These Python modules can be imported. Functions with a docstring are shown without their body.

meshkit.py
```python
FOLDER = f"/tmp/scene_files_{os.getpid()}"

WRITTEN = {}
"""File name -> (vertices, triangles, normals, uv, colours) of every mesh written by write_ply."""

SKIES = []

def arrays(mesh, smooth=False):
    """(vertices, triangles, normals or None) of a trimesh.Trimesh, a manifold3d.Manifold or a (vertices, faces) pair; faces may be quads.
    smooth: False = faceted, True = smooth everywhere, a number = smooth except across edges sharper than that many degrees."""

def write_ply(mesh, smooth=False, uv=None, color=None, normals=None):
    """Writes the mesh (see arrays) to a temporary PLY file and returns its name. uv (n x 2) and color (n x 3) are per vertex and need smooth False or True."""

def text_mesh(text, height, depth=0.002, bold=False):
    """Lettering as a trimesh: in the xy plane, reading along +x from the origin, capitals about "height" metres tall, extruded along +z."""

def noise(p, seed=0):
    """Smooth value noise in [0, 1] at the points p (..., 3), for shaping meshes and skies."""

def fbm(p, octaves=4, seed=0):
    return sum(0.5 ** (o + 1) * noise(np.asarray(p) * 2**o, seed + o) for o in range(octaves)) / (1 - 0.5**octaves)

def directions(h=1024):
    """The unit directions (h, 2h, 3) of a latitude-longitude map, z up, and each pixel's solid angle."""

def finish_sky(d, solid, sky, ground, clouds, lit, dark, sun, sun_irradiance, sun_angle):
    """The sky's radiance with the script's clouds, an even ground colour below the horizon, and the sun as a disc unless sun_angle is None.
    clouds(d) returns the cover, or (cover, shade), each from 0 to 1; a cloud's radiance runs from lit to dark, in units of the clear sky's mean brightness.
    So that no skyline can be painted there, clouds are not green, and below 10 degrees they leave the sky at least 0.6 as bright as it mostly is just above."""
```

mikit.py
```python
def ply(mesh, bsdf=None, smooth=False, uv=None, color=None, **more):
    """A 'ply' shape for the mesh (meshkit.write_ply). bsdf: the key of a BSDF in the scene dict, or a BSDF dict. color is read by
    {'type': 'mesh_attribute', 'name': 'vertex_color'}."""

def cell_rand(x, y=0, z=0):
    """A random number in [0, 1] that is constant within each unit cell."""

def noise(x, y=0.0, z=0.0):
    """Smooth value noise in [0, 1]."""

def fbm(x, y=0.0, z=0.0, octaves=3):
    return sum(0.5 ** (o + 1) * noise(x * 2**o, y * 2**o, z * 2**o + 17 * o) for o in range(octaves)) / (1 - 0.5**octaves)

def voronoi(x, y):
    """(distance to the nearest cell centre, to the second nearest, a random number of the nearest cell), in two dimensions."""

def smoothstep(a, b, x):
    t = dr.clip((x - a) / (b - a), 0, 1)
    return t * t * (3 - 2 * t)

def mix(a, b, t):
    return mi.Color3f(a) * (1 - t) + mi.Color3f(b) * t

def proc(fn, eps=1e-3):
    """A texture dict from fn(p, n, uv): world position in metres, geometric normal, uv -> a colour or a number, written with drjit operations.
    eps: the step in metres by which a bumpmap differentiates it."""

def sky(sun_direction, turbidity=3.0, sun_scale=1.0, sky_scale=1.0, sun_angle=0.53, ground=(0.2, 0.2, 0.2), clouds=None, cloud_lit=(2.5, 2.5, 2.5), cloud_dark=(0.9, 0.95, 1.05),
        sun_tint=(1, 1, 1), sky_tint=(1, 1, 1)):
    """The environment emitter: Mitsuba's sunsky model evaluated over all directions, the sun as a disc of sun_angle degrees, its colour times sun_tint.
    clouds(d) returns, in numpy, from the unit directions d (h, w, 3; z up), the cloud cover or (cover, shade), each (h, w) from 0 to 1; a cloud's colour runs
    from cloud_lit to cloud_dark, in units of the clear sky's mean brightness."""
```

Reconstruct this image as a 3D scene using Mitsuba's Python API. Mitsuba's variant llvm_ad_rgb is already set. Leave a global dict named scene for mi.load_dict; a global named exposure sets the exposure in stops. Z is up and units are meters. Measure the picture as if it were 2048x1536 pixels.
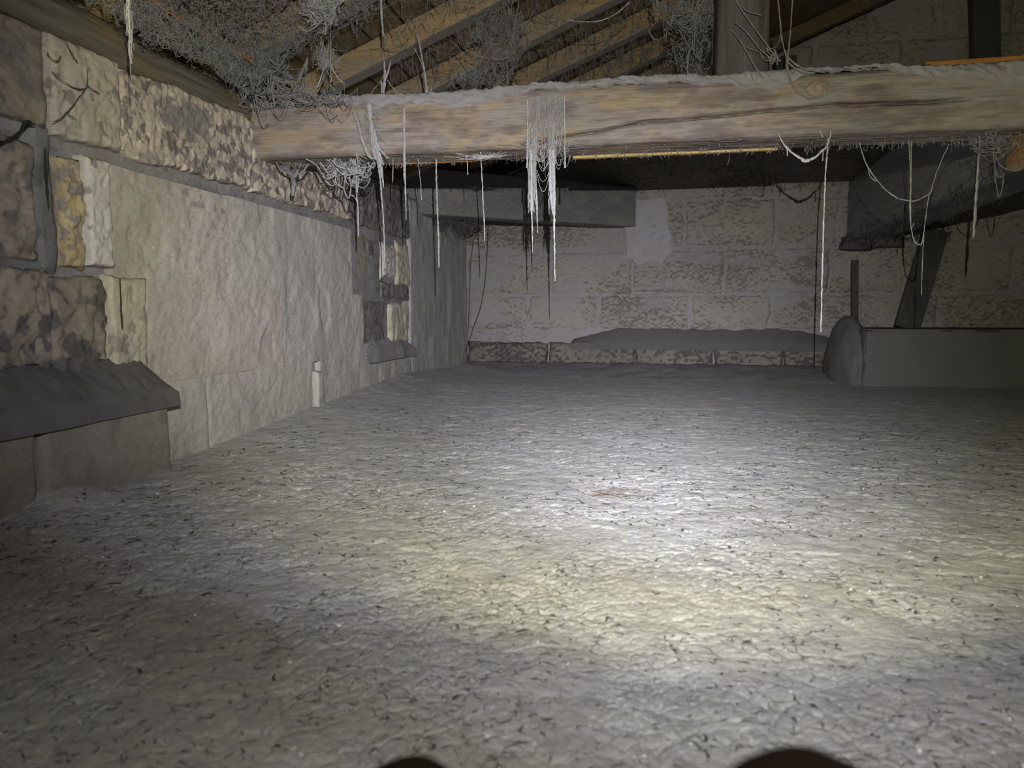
import math, random
import numpy as np, trimesh, mitsuba as mi, drjit as dr
import mikit, meshkit
from mikit import proc, noise, fbm, smoothstep, mix
from scipy.spatial import Delaunay

T = mi.ScalarTransform4f
scene, labels = {}, {}
random.seed(7)
rng = np.random.default_rng(7)

# ------------------------------------------------------------------ camera, torch, exposure
EYE = np.array([0.0, 0.0, 0.55])
YAW, PITCH = math.radians(10.638), math.radians(5.408)
FWD = np.array([-math.sin(YAW) * math.cos(PITCH), math.cos(YAW) * math.cos(PITCH), -math.sin(PITCH)])
scene['camera'] = {'type': 'thinlens', 'fov': math.degrees(2 * math.atan(1024 / 1500)), 'fov_axis': 'x', 'aperture_radius': 0.0030, 'focus_distance': 3.2,
                   'near_clip': 0.02, 'far_clip': 60.0,
                   'to_world': T().look_at(origin=EYE.tolist(), target=(EYE + FWD).tolist(), up=[0, 0, 1])}
exposure = 0.0
LAMP = np.array([0.04, 0.0, 0.83])        # the photographer's head torch


def torch(name, az, el, beam, cutoff, rgb):
    a, e = math.radians(az), math.radians(el)
    d = np.array([math.sin(a) * math.cos(e), math.cos(a) * math.cos(e), math.sin(e)])
    scene[name] = {'type': 'spot', 'to_world': T().look_at(origin=LAMP.tolist(), target=(LAMP + d).tolist(), up=[0, 0, 1]),
                   'intensity': {'type': 'rgb', 'value': list(rgb)}, 'beam_width': beam, 'cutoff_angle': cutoff}


def tint(v, c): return [v * x for x in c]


torch('torch_spill', 4, -16, 20, 66, tint(3.1, (1.0, 0.955, 0.86)))
torch('torch_ring', -0.8, 7.0, 37.5, 44.0, tint(6.8, (1.0, 0.95, 0.33)))
torch('torch_wide', 2, -5, 1, 41, tint(10.5, (0.97, 0.97, 1.12)))
torch('torch_left', -21, -1, 1, 32, tint(19, (0.97, 0.97, 1.12)))
torch('torch_left_core', -20, -4, 1, 18, tint(24, (0.97, 0.97, 1.12)))
torch('torch_right', 3, -15, 1, 23, tint(13, (0.97, 0.97, 1.12)))
torch('torch_right_core', 2, -9, 1, 20, tint(38, (0.97, 0.97, 1.12)))
torch('torch_low_core', -3, -12, 1, 15, tint(30, (0.97, 0.97, 1.12)))

# ------------------------------------------------------------------ materials
def lerp3(a, b, t): return mix(a, b, t)


def mat(name, fn, bump=None, scale=0.0, rough=None, eps=2e-3):
    b = {'type': 'diffuse', 'reflectance': proc(fn)}
    if rough is not None:
        b = {'type': 'principled', 'base_color': proc(fn), 'roughness': rough, 'specular': 0.25}
    if bump is not None:
        b = {'type': 'bumpmap', 'height': proc(bump, eps=eps), 'scale': scale, 'bsdf': b}
    scene[name] = {'type': 'twosided', 'bsdf': b}


def grit(p, n, uv):
    return fbm(p.x * 55, p.y * 55, p.z * 55, 3) + 0.35 * fbm(p.x * 14, p.y * 14, p.z * 14, 2)


def stone_fn(c1, c2, c3, s1=5.0, s2=22.0, th=0.55, w=0.10, amount=0.8, st=(1, 1, 1), smear=None, sth=0.56):
    def fn(p, n, uv):
        a = fbm(p.x * s1 + 3, p.y * s1, p.z * s1, 3)
        b = fbm(p.x * s2 * st[0], p.y * s2 * st[1] + 7, p.z * s2 * st[2], 3)
        c = noise(p.x * 3 + 11, p.y * 3, p.z * 3)
        col = lerp3(c1, c2, smoothstep(0.35, 0.65, a))
        m = smoothstep(th, th + w, b * 0.75 + c * 0.25) * amount
        if smear is not None:
            q = fbm(p.x * 2.6 + 5, p.y * 2.6, p.z * 5.5, 4)
            k = smoothstep(sth, sth + 0.08, q)
            col = lerp3(col, smear, k * 0.85)
            m = m * (1 - 0.7 * k)
        g = 0.84 + 0.32 * fbm(p.x * 110, p.y * 110, p.z * 110, 2)
        return lerp3(col, c3, m) * g
    return fn


mat('m_beige', stone_fn((.475, .435, .38), (.505, .47, .425), (.29, .26, .23), 4, 40, .66, .08, .7, (1, 1, .7)), grit, .0035)
mat('m_pale', stone_fn((.465, .448, .412), (.505, .48, .44), (.31, .29, .27), 4, 36, .67, .08, .6, (1, 1, .6)), grit, .0035)
mat('m_pitted', stone_fn((.58, .51, .42), (.50, .43, .37), (.20, .175, .17), 6, 44, .49, .08, .85, (1, 1, .65), (.25, .235, .24), .60), grit, .006)
mat('m_carved', stone_fn((.50, .47, .42), (.45, .41, .35), (.23, .20, .185), 5, 24, .57, .06, .8, (1, 1, .8)), grit, .006)
mat('m_brown', stone_fn((.38, .32, .25), (.31, .265, .205), (.16, .15, .14), 7, 26, .52, .10, .75, (1, 1, .8), (.19, .185, .17), .60), grit, .006)
mat('m_mottled', stone_fn((.40, .35, .26), (.29, .25, .20), (.13, .125, .12), 9, 22, .47, .09, .9, (1, 1, .7), (.14, .135, .13), .52), grit, .006)
mat('m_ochre', stone_fn((.52, .43, .25), (.44, .36, .22), (.26, .235, .23), 16, 40, .50, .08, .85, (1, 1, .6)), grit, .006)
mat('m_white', stone_fn((.62, .60, .56), (.56, .53, .50), (.26, .24, .23), 5, 36, .62, .06, .8, (1, 1, .6)), grit, .003)
mat('m_cream', stone_fn((.52, .48, .36), (.55, .51, .42), (.28, .26, .22), 8, 30, .57, .09, .75, (1, 1, .6)), grit, .004)
mat('m_mortar', stone_fn((.27, .26, .26), (.33, .32, .32), (.19, .18, .18), 7, 26, .58, .12, .6), grit, .005)
mat('m_smear', stone_fn((.20, .20, .19), (.25, .25, .235), (.12, .12, .115), 7, 14, .55, .14, .7), grit, .004)
mat('m_block', stone_fn((.27, .25, .205), (.31, .285, .235), (.19, .175, .15), 6, 12, .60, .14, .6, (1, 1, .4)), grit, .0025)
mat('m_back', stone_fn((.42, .39, .345), (.385, .36, .32), (.19, .17, .155), 4, 46, .50, .14, .8, (1, 1, 1.15), (.40, .38, .385), .53), grit, .008)
mat('m_backmortar', stone_fn((.40, .38, .385), (.38, .355, .36), (.25, .23, .23), 4, 46, .58, .12, .6), grit, .005)
mat('m_patch', stone_fn((.50, .475, .50), (.46, .435, .46), (.34, .32, .33), 4, 30, .62, .10, .6), grit, .004)
mat('m_backbase', stone_fn((.27, .242, .205), (.235, .21, .182), (.105, .093, .09), 7, 40, .47, .12, .9), grit, .010)
mat('m_corbel', stone_fn((.13, .125, .12), (.17, .16, .155), (.07, .07, .07), 9, 24, .52, .12, .7), grit, .008)
mat('m_rubble', stone_fn((.20, .185, .175), (.26, .235, .22), (.12, .12, .12), 9, 24, .52, .12, .7), grit, .008)


def render_fn(p, n, uv):
    st = fbm(p.x * 26, p.y * 26, p.z * 1.6, 3)
    a = fbm(p.x * 5, p.y * 5, p.z * 4, 3)
    return lerp3((.42, .41, .40), (.54, .525, .505), smoothstep(.3, .7, 0.6 * st + 0.4 * a)) * (0.9 + 0.2 * fbm(p.x * 70, p.y * 70, p.z * 70, 2))


mat('m_render', render_fn, grit, .003)


mat('m_boxrender', lambda p, n, uv: lerp3((.155, .155, .15), (.21, .21, .20), fbm(p.x * 6, p.y * 6, p.z * 3, 4)), grit, .003)


def dust_fn(p, n, uv):
    return lerp3((.27, .265, .275), (.34, .33, .34), fbm(p.x * 30, p.y * 30, p.z * 30, 3))


mat('m_dust', dust_fn, grit, .004)
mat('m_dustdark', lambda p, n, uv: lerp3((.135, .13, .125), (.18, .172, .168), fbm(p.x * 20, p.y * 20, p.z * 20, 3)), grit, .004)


def wood_fn(c1, c2, c3, along='x', s=1.0, patch=None):
    def fn(p, n, uv):
        u, v, w = (p.x, p.y, p.z) if along == 'x' else ((p.y, p.x, p.z) if along == 'y' else (p.z, p.x, p.y))
        wob = 0.05 * fbm(u * 2.2, v * 4, w * 4, 2)
        g = fbm(u * 3.5 * s, (v + wob) * 55 * s, (w + wob) * 70 * s, 3)
        q = fbm(u * 4.0, v * 9 + 5, w * 11, 3)
        fine = noise(u * 16, v * 260, w * 300)
        col = lerp3(c1, c2, smoothstep(.30, .70, g))
        col = lerp3(col, c3, smoothstep(.48, .66, q) * 0.75)
        return col * (0.84 + 0.32 * fine)
    return fn


def grain_bump(along):
    def fn(p, n, uv):
        u, v, w = (p.x, p.y, p.z) if along == 'x' else ((p.y, p.x, p.z) if along == 'y' else (p.z, p.x, p.y))
        return fbm(u * 5, v * 70, w * 90, 3)
    return fn


def beam_fn(p, n, uv):
    wob = 0.06 * fbm(p.x * 2.0, 3.0, p.z * 5, 2)
    g = fbm(p.x * 5.0, 2.0, (p.z + wob) * 60, 3)
    q = fbm(p.x * 6.0 + 2, p.y * 9, p.z * 13, 4)
    q2 = fbm(p.x * 5.0 + 9, p.y * 8, p.z * 11 + 4, 4)
    mot = fbm(p.x * 28, p.y * 28, p.z * 45, 3)
    fine = fbm(p.x * 22, p.y * 60, p.z * 190, 2)
    col = lerp3((.225, .185, .165), (.315, .265, .235), smoothstep(.3, .7, 0.6 * g + 0.4 * mot))
    left = 1 - smoothstep(-0.4, 1.0, p.x) * 0.85
    col = lerp3(col, (.37, .285, .18), smoothstep(.46, .62, q * .75 + mot * .25) * 0.7 * left)
    col = lerp3(col, (.285, .275, .27), smoothstep(.47, .62, q2 * .8 + mot * .2) * 0.65)
    col = lerp3(col, (.13, .105, .10), smoothstep(.54, .70, fbm(p.x * 5 + 20, p.y * 6, p.z * 13, 4)) * 0.55)
    return col * (0.74 + 0.52 * fine)


mat('m_beam', beam_fn, grain_bump('x'), .006)
rafter_wood = wood_fn((.29, .205, .115), (.34, .25, .145), (.25, .205, .155), 'x')
mat('m_rafter', lambda p, n, uv: lerp3(rafter_wood(p, n, uv), (.22, .21, .20), smoothstep(.45, .8, -n.z) * .85), grain_bump('x'), .002)     # dust clings to the undersides
mat('m_plank', wood_fn((.15, .11, .065), (.19, .145, .085), (.13, .11, .085), 'y'), grain_bump('y'), .003)
mat('m_plate', wood_fn((.145, .13, .105), (.18, .162, .135), (.21, .16, .105), 'y'), grain_bump('y'), .005)
mat('m_post', wood_fn((.075, .068, .066), (.098, .09, .086), (.125, .115, .113), 'z'), grain_bump('z'), .003)
mat('m_greywood', wood_fn((.20, .195, .19), (.25, .24, .235), (.28, .265, .25), 'x'), grain_bump('x'), .004)
mat('m_crossbeam', wood_fn((.24, .235, .24), (.29, .28, .285), (.31, .285, .27), 'y'), grain_bump('y'), .004)
mat('m_darkwood', wood_fn((.085, .08, .078), (.11, .10, .10), (.12, .11, .10), 'z'), grain_bump('z'), .003)
mat('m_barewood', wood_fn((.60, .44, .19), (.52, .37, .15), (.45, .31, .13), 'x'), grain_bump('x'), .002)
def knot_fn(p, n, uv):
    d = dr.sqrt(dr.square((p.x - .602) / 1.25) + dr.square(p.z - 1.402))
    g = noise(d * 230 + 7 * fbm(p.x * 30, p.y * 30, p.z * 30, 2))
    return lerp3((.24, .19, .145), (.37, .305, .21), g)


mat('m_knot', knot_fn)
mat('m_orange', wood_fn((.42, .185, .045), (.34, .155, .045), (.27, .16, .08), 'x'), grain_bump('x'), .002)
mat('m_brownend', wood_fn((.36, .22, .11), (.28, .17, .09), (.30, .24, .17), 'x'), grain_bump('x'), .003)
scene['m_web'] = {'type': 'twosided', 'bsdf': {'type': 'diffuse', 'reflectance': {'type': 'rgb', 'value': [.36, .355, .36]}}}
scene['m_webwhite'] = {'type': 'twosided', 'bsdf': {'type': 'diffuse', 'reflectance': {'type': 'rgb', 'value': [.52, .515, .53]}}}
scene['m_webdim'] = {'type': 'twosided', 'bsdf': {'type': 'diffuse', 'reflectance': {'type': 'rgb', 'value': [.235, .23, .235]}}}
scene['m_webdark_shade'] = {'type': 'twosided', 'bsdf': {'type': 'diffuse', 'reflectance': {'type': 'rgb', 'value': [.10, .097, .1]}}}  # dark webs, and web shadows drawn as strands
scene['m_webshadow'] = {'type': 'twosided', 'bsdf': {'type': 'diffuse', 'reflectance': {'type': 'rgb', 'value': [.045, .043, .042]}}}  # web shadows put into a near-black colour
scene['m_copper'] = {'type': 'twosided', 'bsdf': {'type': 'principled', 'base_color': {'type': 'rgb', 'value': [.85, .33, .12]}, 'metallic': 0.55, 'roughness': 0.35}}
scene['m_white_crumb'] = {'type': 'twosided', 'bsdf': {'type': 'diffuse', 'reflectance': {'type': 'rgb', 'value': [.82, .82, .82]}}}
scene['m_crack_shade'] = {'type': 'twosided', 'bsdf': {'type': 'diffuse', 'reflectance': {'type': 'rgb', 'value': [.075, .072, .07]}}}  # shade of the insulation cracks, as a colour
scene['m_straw'] = {'type': 'twosided', 'bsdf': {'type': 'diffuse', 'reflectance': {'type': 'rgb', 'value': [.24, .205, .165]}}}
scene['m_lump'] = {'type': 'twosided', 'bsdf': {'type': 'diffuse', 'reflectance': {'type': 'rgb', 'value': [.012, .009, .006]}}}


def insul_fn(p, n, uv):
    a = fbm(p.x * 7, p.y * 7, 0.0, 3)
    b = fbm(p.x * 45, p.y * 45, 0.0, 3)
    f1, f2, r1 = mikit.voronoi(p.x * 38 + 1.5 * b, p.y * 38 + 1.5 * a)
    c = fbm(p.x * 210, p.y * 210, p.z * 210, 3)
    col = lerp3((.475, .463, .452), (.492, .490, .478), smoothstep(.35, .65, a))
    col = lerp3(col, (.44, .44, .462), smoothstep(.50, .66, b) * .6)
    g1, g2, r2 = mikit.voronoi(p.x * 13 + 1.2 * b, p.y * 13 + 1.2 * a)
    return col * (0.94 + 0.12 * r1) * (0.94 + 0.12 * r2) * (0.74 + 0.52 * c)


mat('m_insul', insul_fn, lambda p, n, uv: fbm(p.x * 170, p.y * 170, p.z * 170, 3), .0022, eps=1e-3)

# ------------------------------------------------------------------ helpers
def numbered(key):
    if key not in scene and key not in labels: return key
    k = 1
    while f'{key}_{k:03d}' in scene or f'{key}_{k:03d}' in labels: k += 1
    return f'{key}_{k:03d}'


def obj(name, mesh, m, parent=None, smooth=False, label=None, cat=None, group=None, kind=None):
    key = numbered(name if parent is None else f'{parent}__{name}')
    scene[key] = mikit.ply(mesh, m, smooth=smooth)
    if cat and not kind: kind = 'thing'
    d = {k: v for k, v in (('label', label), ('category', cat), ('group', group), ('kind', kind)) if v}
    if d: labels[key] = d
    return key


def grid_faces(nu, nv, flip=False):
    i, j = np.meshgrid(np.arange(nu - 1), np.arange(nv - 1), indexing='ij')
    a = i * nv + j
    q = np.stack([a, a + nv, a + nv + 1, a + 1], -1).reshape(-1, 4)
    f = np.vstack([q[:, [0, 1, 2]], q[:, [0, 2, 3]]])
    return f[:, ::-1] if flip else f


FR = {'left': (np.array([-1.76, 0, 0]), np.array([0, 1.0, 0]), np.array([0, 0, 1.0]), np.array([1.0, 0, 0])),
      'back': (np.array([0, 7.0, 0]), np.array([1.0, 0, 0]), np.array([0, 0, 1.0]), np.array([0, -1.0, 0]))}


def sfbm(p, o=3, s=0): return meshkit.fbm(p, o, s) * 2 - 1


def stone(frame, u0, u1, v0, v1, proud=.012, rough=.006, pit=0.0, res=.014, seed=1, top=None, edge=.012, wob=.012, back=-.06, chip=0.0):
    """One block: its displaced face with worn edges, on a frame (origin, u, v, outward)."""
    O, U, V, N = FR[frame] if isinstance(frame, str) else frame
    nu, nv = max(5, int((u1 - u0) / res) + 2), max(5, int((v1 - v0) / res) + 2)
    s, t = np.meshgrid(np.linspace(0, 1, nu), np.linspace(0, 1, nv), indexing='ij')
    u = u0 + s * (u1 - u0)
    vt = np.full_like(u, v1) if top is None else np.minimum(v1, top(u))
    v = v0 + t * (vt - v0)
    P = np.stack([u, v, np.full_like(u, seed * 3.7)], -1)
    es, et = np.abs(2 * s - 1) ** 3 * np.sign(2 * s - 1), np.abs(2 * t - 1) ** 3 * np.sign(2 * t - 1)
    uu = u + wob * sfbm(P * 9, 3, seed) * np.abs(es)
    vv = v + wob * sfbm(P * 9 + 31, 3, seed) * np.abs(et)
    e = np.minimum(np.minimum(u - u0, u1 - u), np.minimum(v - v0, vt - v))
    d = proud + rough * sfbm(P * 7, 3, seed + 5) + .45 * rough * sfbm(P * 34, 3, seed + 9)
    if pit: d = d - pit * np.clip((meshkit.fbm(P * np.array([46, 30, 1]), 3, seed + 3) - .50) / .12, 0, 1)
    ed = max(edge, 1e-5) * (.6 + .9 * meshkit.fbm(P * 12, 2, seed + 17))
    d = d - ed * np.clip(1 - np.maximum(e, 0) / ed, 0, 1) ** 2
    if chip: d = d - chip * np.clip((meshkit.fbm(P * 5, 2, seed + 23) - .62) / .08, 0, 1)
    pad = lambda a: np.pad(a, 1, mode='edge')
    uu, vv, d = pad(uu), pad(vv), np.pad(d, 1, constant_values=back)
    X = O + uu[..., None] * U + vv[..., None] * V + d[..., None] * N
    return X.reshape(-1, 3), grid_faces(nu + 2, nv + 2)


def timber(p0, p1, w, h, up=(0, 0, 1), bevel=.012, rough=.004, res=.03, nside=8, seed=1, wave=0.0, fn=None):
    """A hewn timber from p0 to p1 (axis through the middle of its section)."""
    p0, p1 = np.array(p0, float), np.array(p1, float)
    L = np.linalg.norm(p1 - p0)
    d = (p1 - p0) / L
    a = np.cross(d, np.array(up, float)); a /= np.linalg.norm(a)
    b = np.cross(a, d)
    ns = max(2, int(L / res) + 1)
    hw, hh = w / 2, h / 2
    loop = []
    for (cx, cy, a0) in ((hw, -hh, -90), (hw, hh, 0), (-hw, hh, 90), (-hw, -hh, 180)):
        for k in (0, 1, 2):
            g = math.radians(a0 + 45 * k)
            loop.append((cx - math.copysign(bevel, cx) + bevel * math.cos(g), cy - math.copysign(bevel, cy) + bevel * math.sin(g)))
    loop = np.array(loop)
    full = []
    for k in range(12):
        q0, q1 = loop[k], loop[(k + 1) % 12]
        m = nside if k % 3 == 2 else 1
        for j in range(m): full.append(q0 + (q1 - q0) * j / m)
    full = np.array(full)
    nl = len(full)
    s = np.linspace(0, L, ns)
    S, K = np.meshgrid(s, np.arange(nl), indexing='ij')
    c = full[K]
    P = np.stack([S * 2.2, c[..., 0] * 9, c[..., 1] * 9], -1) + seed * 5.3
    r = np.linalg.norm(c, axis=-1, keepdims=True)
    disp = rough * sfbm(P, 3, seed) + rough * .6 * sfbm(P * np.array([3, 4, 4]), 2, seed + 3)
    c = c + c / r * disp[..., None]
    if wave:
        Q = np.stack([s * 1.3, 0 * s + seed, 0 * s], -1)
        c = c + (wave * np.stack([sfbm(Q, 2, seed), sfbm(Q + 9, 2, seed)], -1))[:, None, :]
    if fn is not None: c = fn(S, c)
    X = p0 + S[..., None] * d + c[..., :1] * a + c[..., 1:] * b
    V = X.reshape(-1, 3)
    i, j = np.meshgrid(np.arange(ns - 1), np.arange(nl), indexing='ij')
    q = np.stack([i * nl + j, (i + 1) * nl + j, (i + 1) * nl + (j + 1) % nl, i * nl + (j + 1) % nl], -1).reshape(-1, 4)
    F = np.vstack([q[:, [0, 2, 1]], q[:, [0, 3, 2]]])
    c0, c1 = len(V), len(V) + 1
    V = np.vstack([V, X[0].mean(0), X[-1].mean(0)])
    k = np.arange(nl)
    F = np.vstack([F, np.stack([np.full(nl, c0), k, (k + 1) % nl], -1)[:, [0, 2, 1]], np.stack([np.full(nl, c1), (ns - 1) * nl + k, (ns - 1) * nl + (k + 1) % nl], -1)])
    return trimesh.Trimesh(V, F[:, ::-1], process=False)


class Strands:
    """Many thin threads joined into one mesh."""
    def __init__(self): self.v, self.f, self.n = [], [], 0

    def add(self, pts, r, sides=4, sub=0, lump=0.35, jit=0.0):
        p = np.array(pts, float)
        r = np.broadcast_to(np.asarray(r, float), (len(p),))
        if sub:
            t0 = np.linspace(0, 1, len(p)); t1 = np.linspace(0, 1, sub + 1)
            if len(p) > 2:
                from scipy.interpolate import PchipInterpolator
                r = np.interp(t1, t0, r); p = PchipInterpolator(t0, p)(t1)
            else:
                r = np.interp(t1, t0, r); p = np.stack([np.interp(t1, t0, p[:, k]) for k in range(3)], -1)
        if jit: p[1:-1] += rng.normal(0, jit, p[1:-1].shape)
        r = r * (1 + lump * rng.uniform(-1, 1, len(r)))
        t = np.gradient(p, axis=0); t /= np.linalg.norm(t, axis=1, keepdims=True) + 1e-12
        a = np.cross(t, np.where(np.abs(t[:, 2:]) < .9, [0, 0, 1.0], [1.0, 0, 0])); a /= np.linalg.norm(a, axis=1, keepdims=True) + 1e-12
        b = np.cross(t, a); g = np.arange(sides) * 2 * np.pi / sides
        v = p[:, None] + r[:, None, None] * (np.cos(g)[None, :, None] * a[:, None] + np.sin(g)[None, :, None] * b[:, None])
        i, j = np.meshgrid(np.arange(len(p) - 1), np.arange(sides), indexing='ij')
        q = np.stack([i * sides + j, i * sides + (j + 1) % sides, (i + 1) * sides + (j + 1) % sides, (i + 1) * sides + j], -1).reshape(-1, 4)
        self.v.append(v.reshape(-1, 3)); self.f.append(np.vstack([q[:, [0, 1, 2]], q[:, [0, 2, 3]]]) + self.n); self.n += len(p) * sides
        return self

    def sag(self, p0, p1, r, drop, seg=8, **k):
        t = np.linspace(0, 1, seg + 1)[:, None]
        p = np.array(p0) * (1 - t) + np.array(p1) * t
        p[:, 2] -= (4 * t * (1 - t))[:, 0] * drop
        return self.add(p, r, **k)

    def net(self, surf, poly, n, r=(.0006, .0018), keep=.62, depth=.03, sag=.25, seg=5):
        """A tangle on the surface surf(a, b): nodes inside the polygon poly, neighbours joined by sagging threads."""
        poly = np.array(poly, float)
        lo, hi = poly.min(0), poly.max(0)
        pts = rng.uniform(lo, hi, (n * 6, 2)); pts = pts[inside(poly, pts)][:n]
        X = surf(pts[:, 0], pts[:, 1]) + rng.normal(0, depth, (len(pts), 3))
        E = set()
        for s in Delaunay(pts).simplices:
            for k in range(3): E.add(tuple(sorted((s[k], s[(k + 1) % 3]))))
        E = sorted(E)
        L = np.array([np.linalg.norm(X[a] - X[b]) for a, b in E]); md = np.median(L)
        for (a, b), l in zip(E, L):
            if l > 3.2 * md or rng.random() > keep: continue
            rr = rng.uniform(*r) * np.array([1.5] + [1.0] * (seg - 1) + [1.5])
            self.sag(X[a], X[b], rr, l * sag * rng.uniform(0.1, 1.3), seg, sides=3, lump=.4)
        return self

    def mesh(self): return np.vstack(self.v), np.vstack(self.f)


def inside(poly, pts):
    poly = np.array(poly, float); x, y = pts[:, 0], pts[:, 1]; r = np.zeros(len(pts), bool); j = len(poly) - 1
    for i in range(len(poly)):
        c = ((poly[i, 1] > y) != (poly[j, 1] > y)) & (x < (poly[j, 0] - poly[i, 0]) * (y - poly[i, 1]) / (poly[j, 1] - poly[i, 1] + 1e-12) + poly[i, 0])
        r ^= c; j = i
    return r


S_, Z0 = 0.41, 1.55


def roof(x): return Z0 + S_ * (np.asarray(x) + 1.76)      # underside of the rafters


# ------------------------------------------------------------------ the setting: floor, walls, roof
box = lambda x0, x1, y0, y1, z0, z1: trimesh.creation.box(bounds=[[x0, y0, z0], [x1, y1, z1]])
obj('floor', box(-2.3, 4.4, -1.4, 7.4, -.30, -.12), 'm_mortar', kind='structure', label='attic floor slab hidden under the loose grey insulation')

WL = obj('wall_left', stone('left', -1.35, 7.2, -.2, 1.36, proud=-.012, rough=.006, res=.03, seed=2, back=-.5, wob=.0), 'm_mortar', kind='structure', smooth=True,
         label='left wall of large weathered limestone blocks running into the depth')


def L(u0, u1, v0, v1, m, **k):
    flush = k.get('seed') == 50                      # the lime-washed panel: its blocks lie flush, so keep their edges hard
    k.setdefault('seed', int(u0 * 37 + v0 * 91) % 97 + 2)
    obj('stone', stone('left', u0, u1, v0, v1, **k), m, WL, smooth=60 if flush else True)


topl = lambda u: 1.362 + .045 * np.clip((u - 2.3) / .8, 0, 1)
# upper course
L(1.10, 1.56, 1.085, 1.36, 'm_brown', proud=.02, rough=.012, pit=.008)
L(1.575, 1.962, 1.085, 1.365, 'm_brown', proud=.022, rough=.010, pit=.006)
L(1.978, 2.262, 1.075, 1.365, 'm_carved', proud=.030, rough=.007, pit=.005, res=.007, chip=.006)
L(2.274, 3.10, 1.085, 1.42, 'm_pitted', proud=.018, rough=.007, pit=.006, res=.006, top=topl, wob=.03)
L(3.115, 4.17, 1.085, 1.40, 'm_pitted', proud=.020, rough=.010, pit=.009, res=.009, wob=.03)
L(4.185, 4.72, 1.085, 1.40, 'm_rubble', proud=.012, rough=.014, pit=.010, wob=.03)
L(4.74, 5.29, 1.085, 1.40, 'm_rubble', proud=.015, rough=.012, pit=.008, wob=.03)
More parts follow.
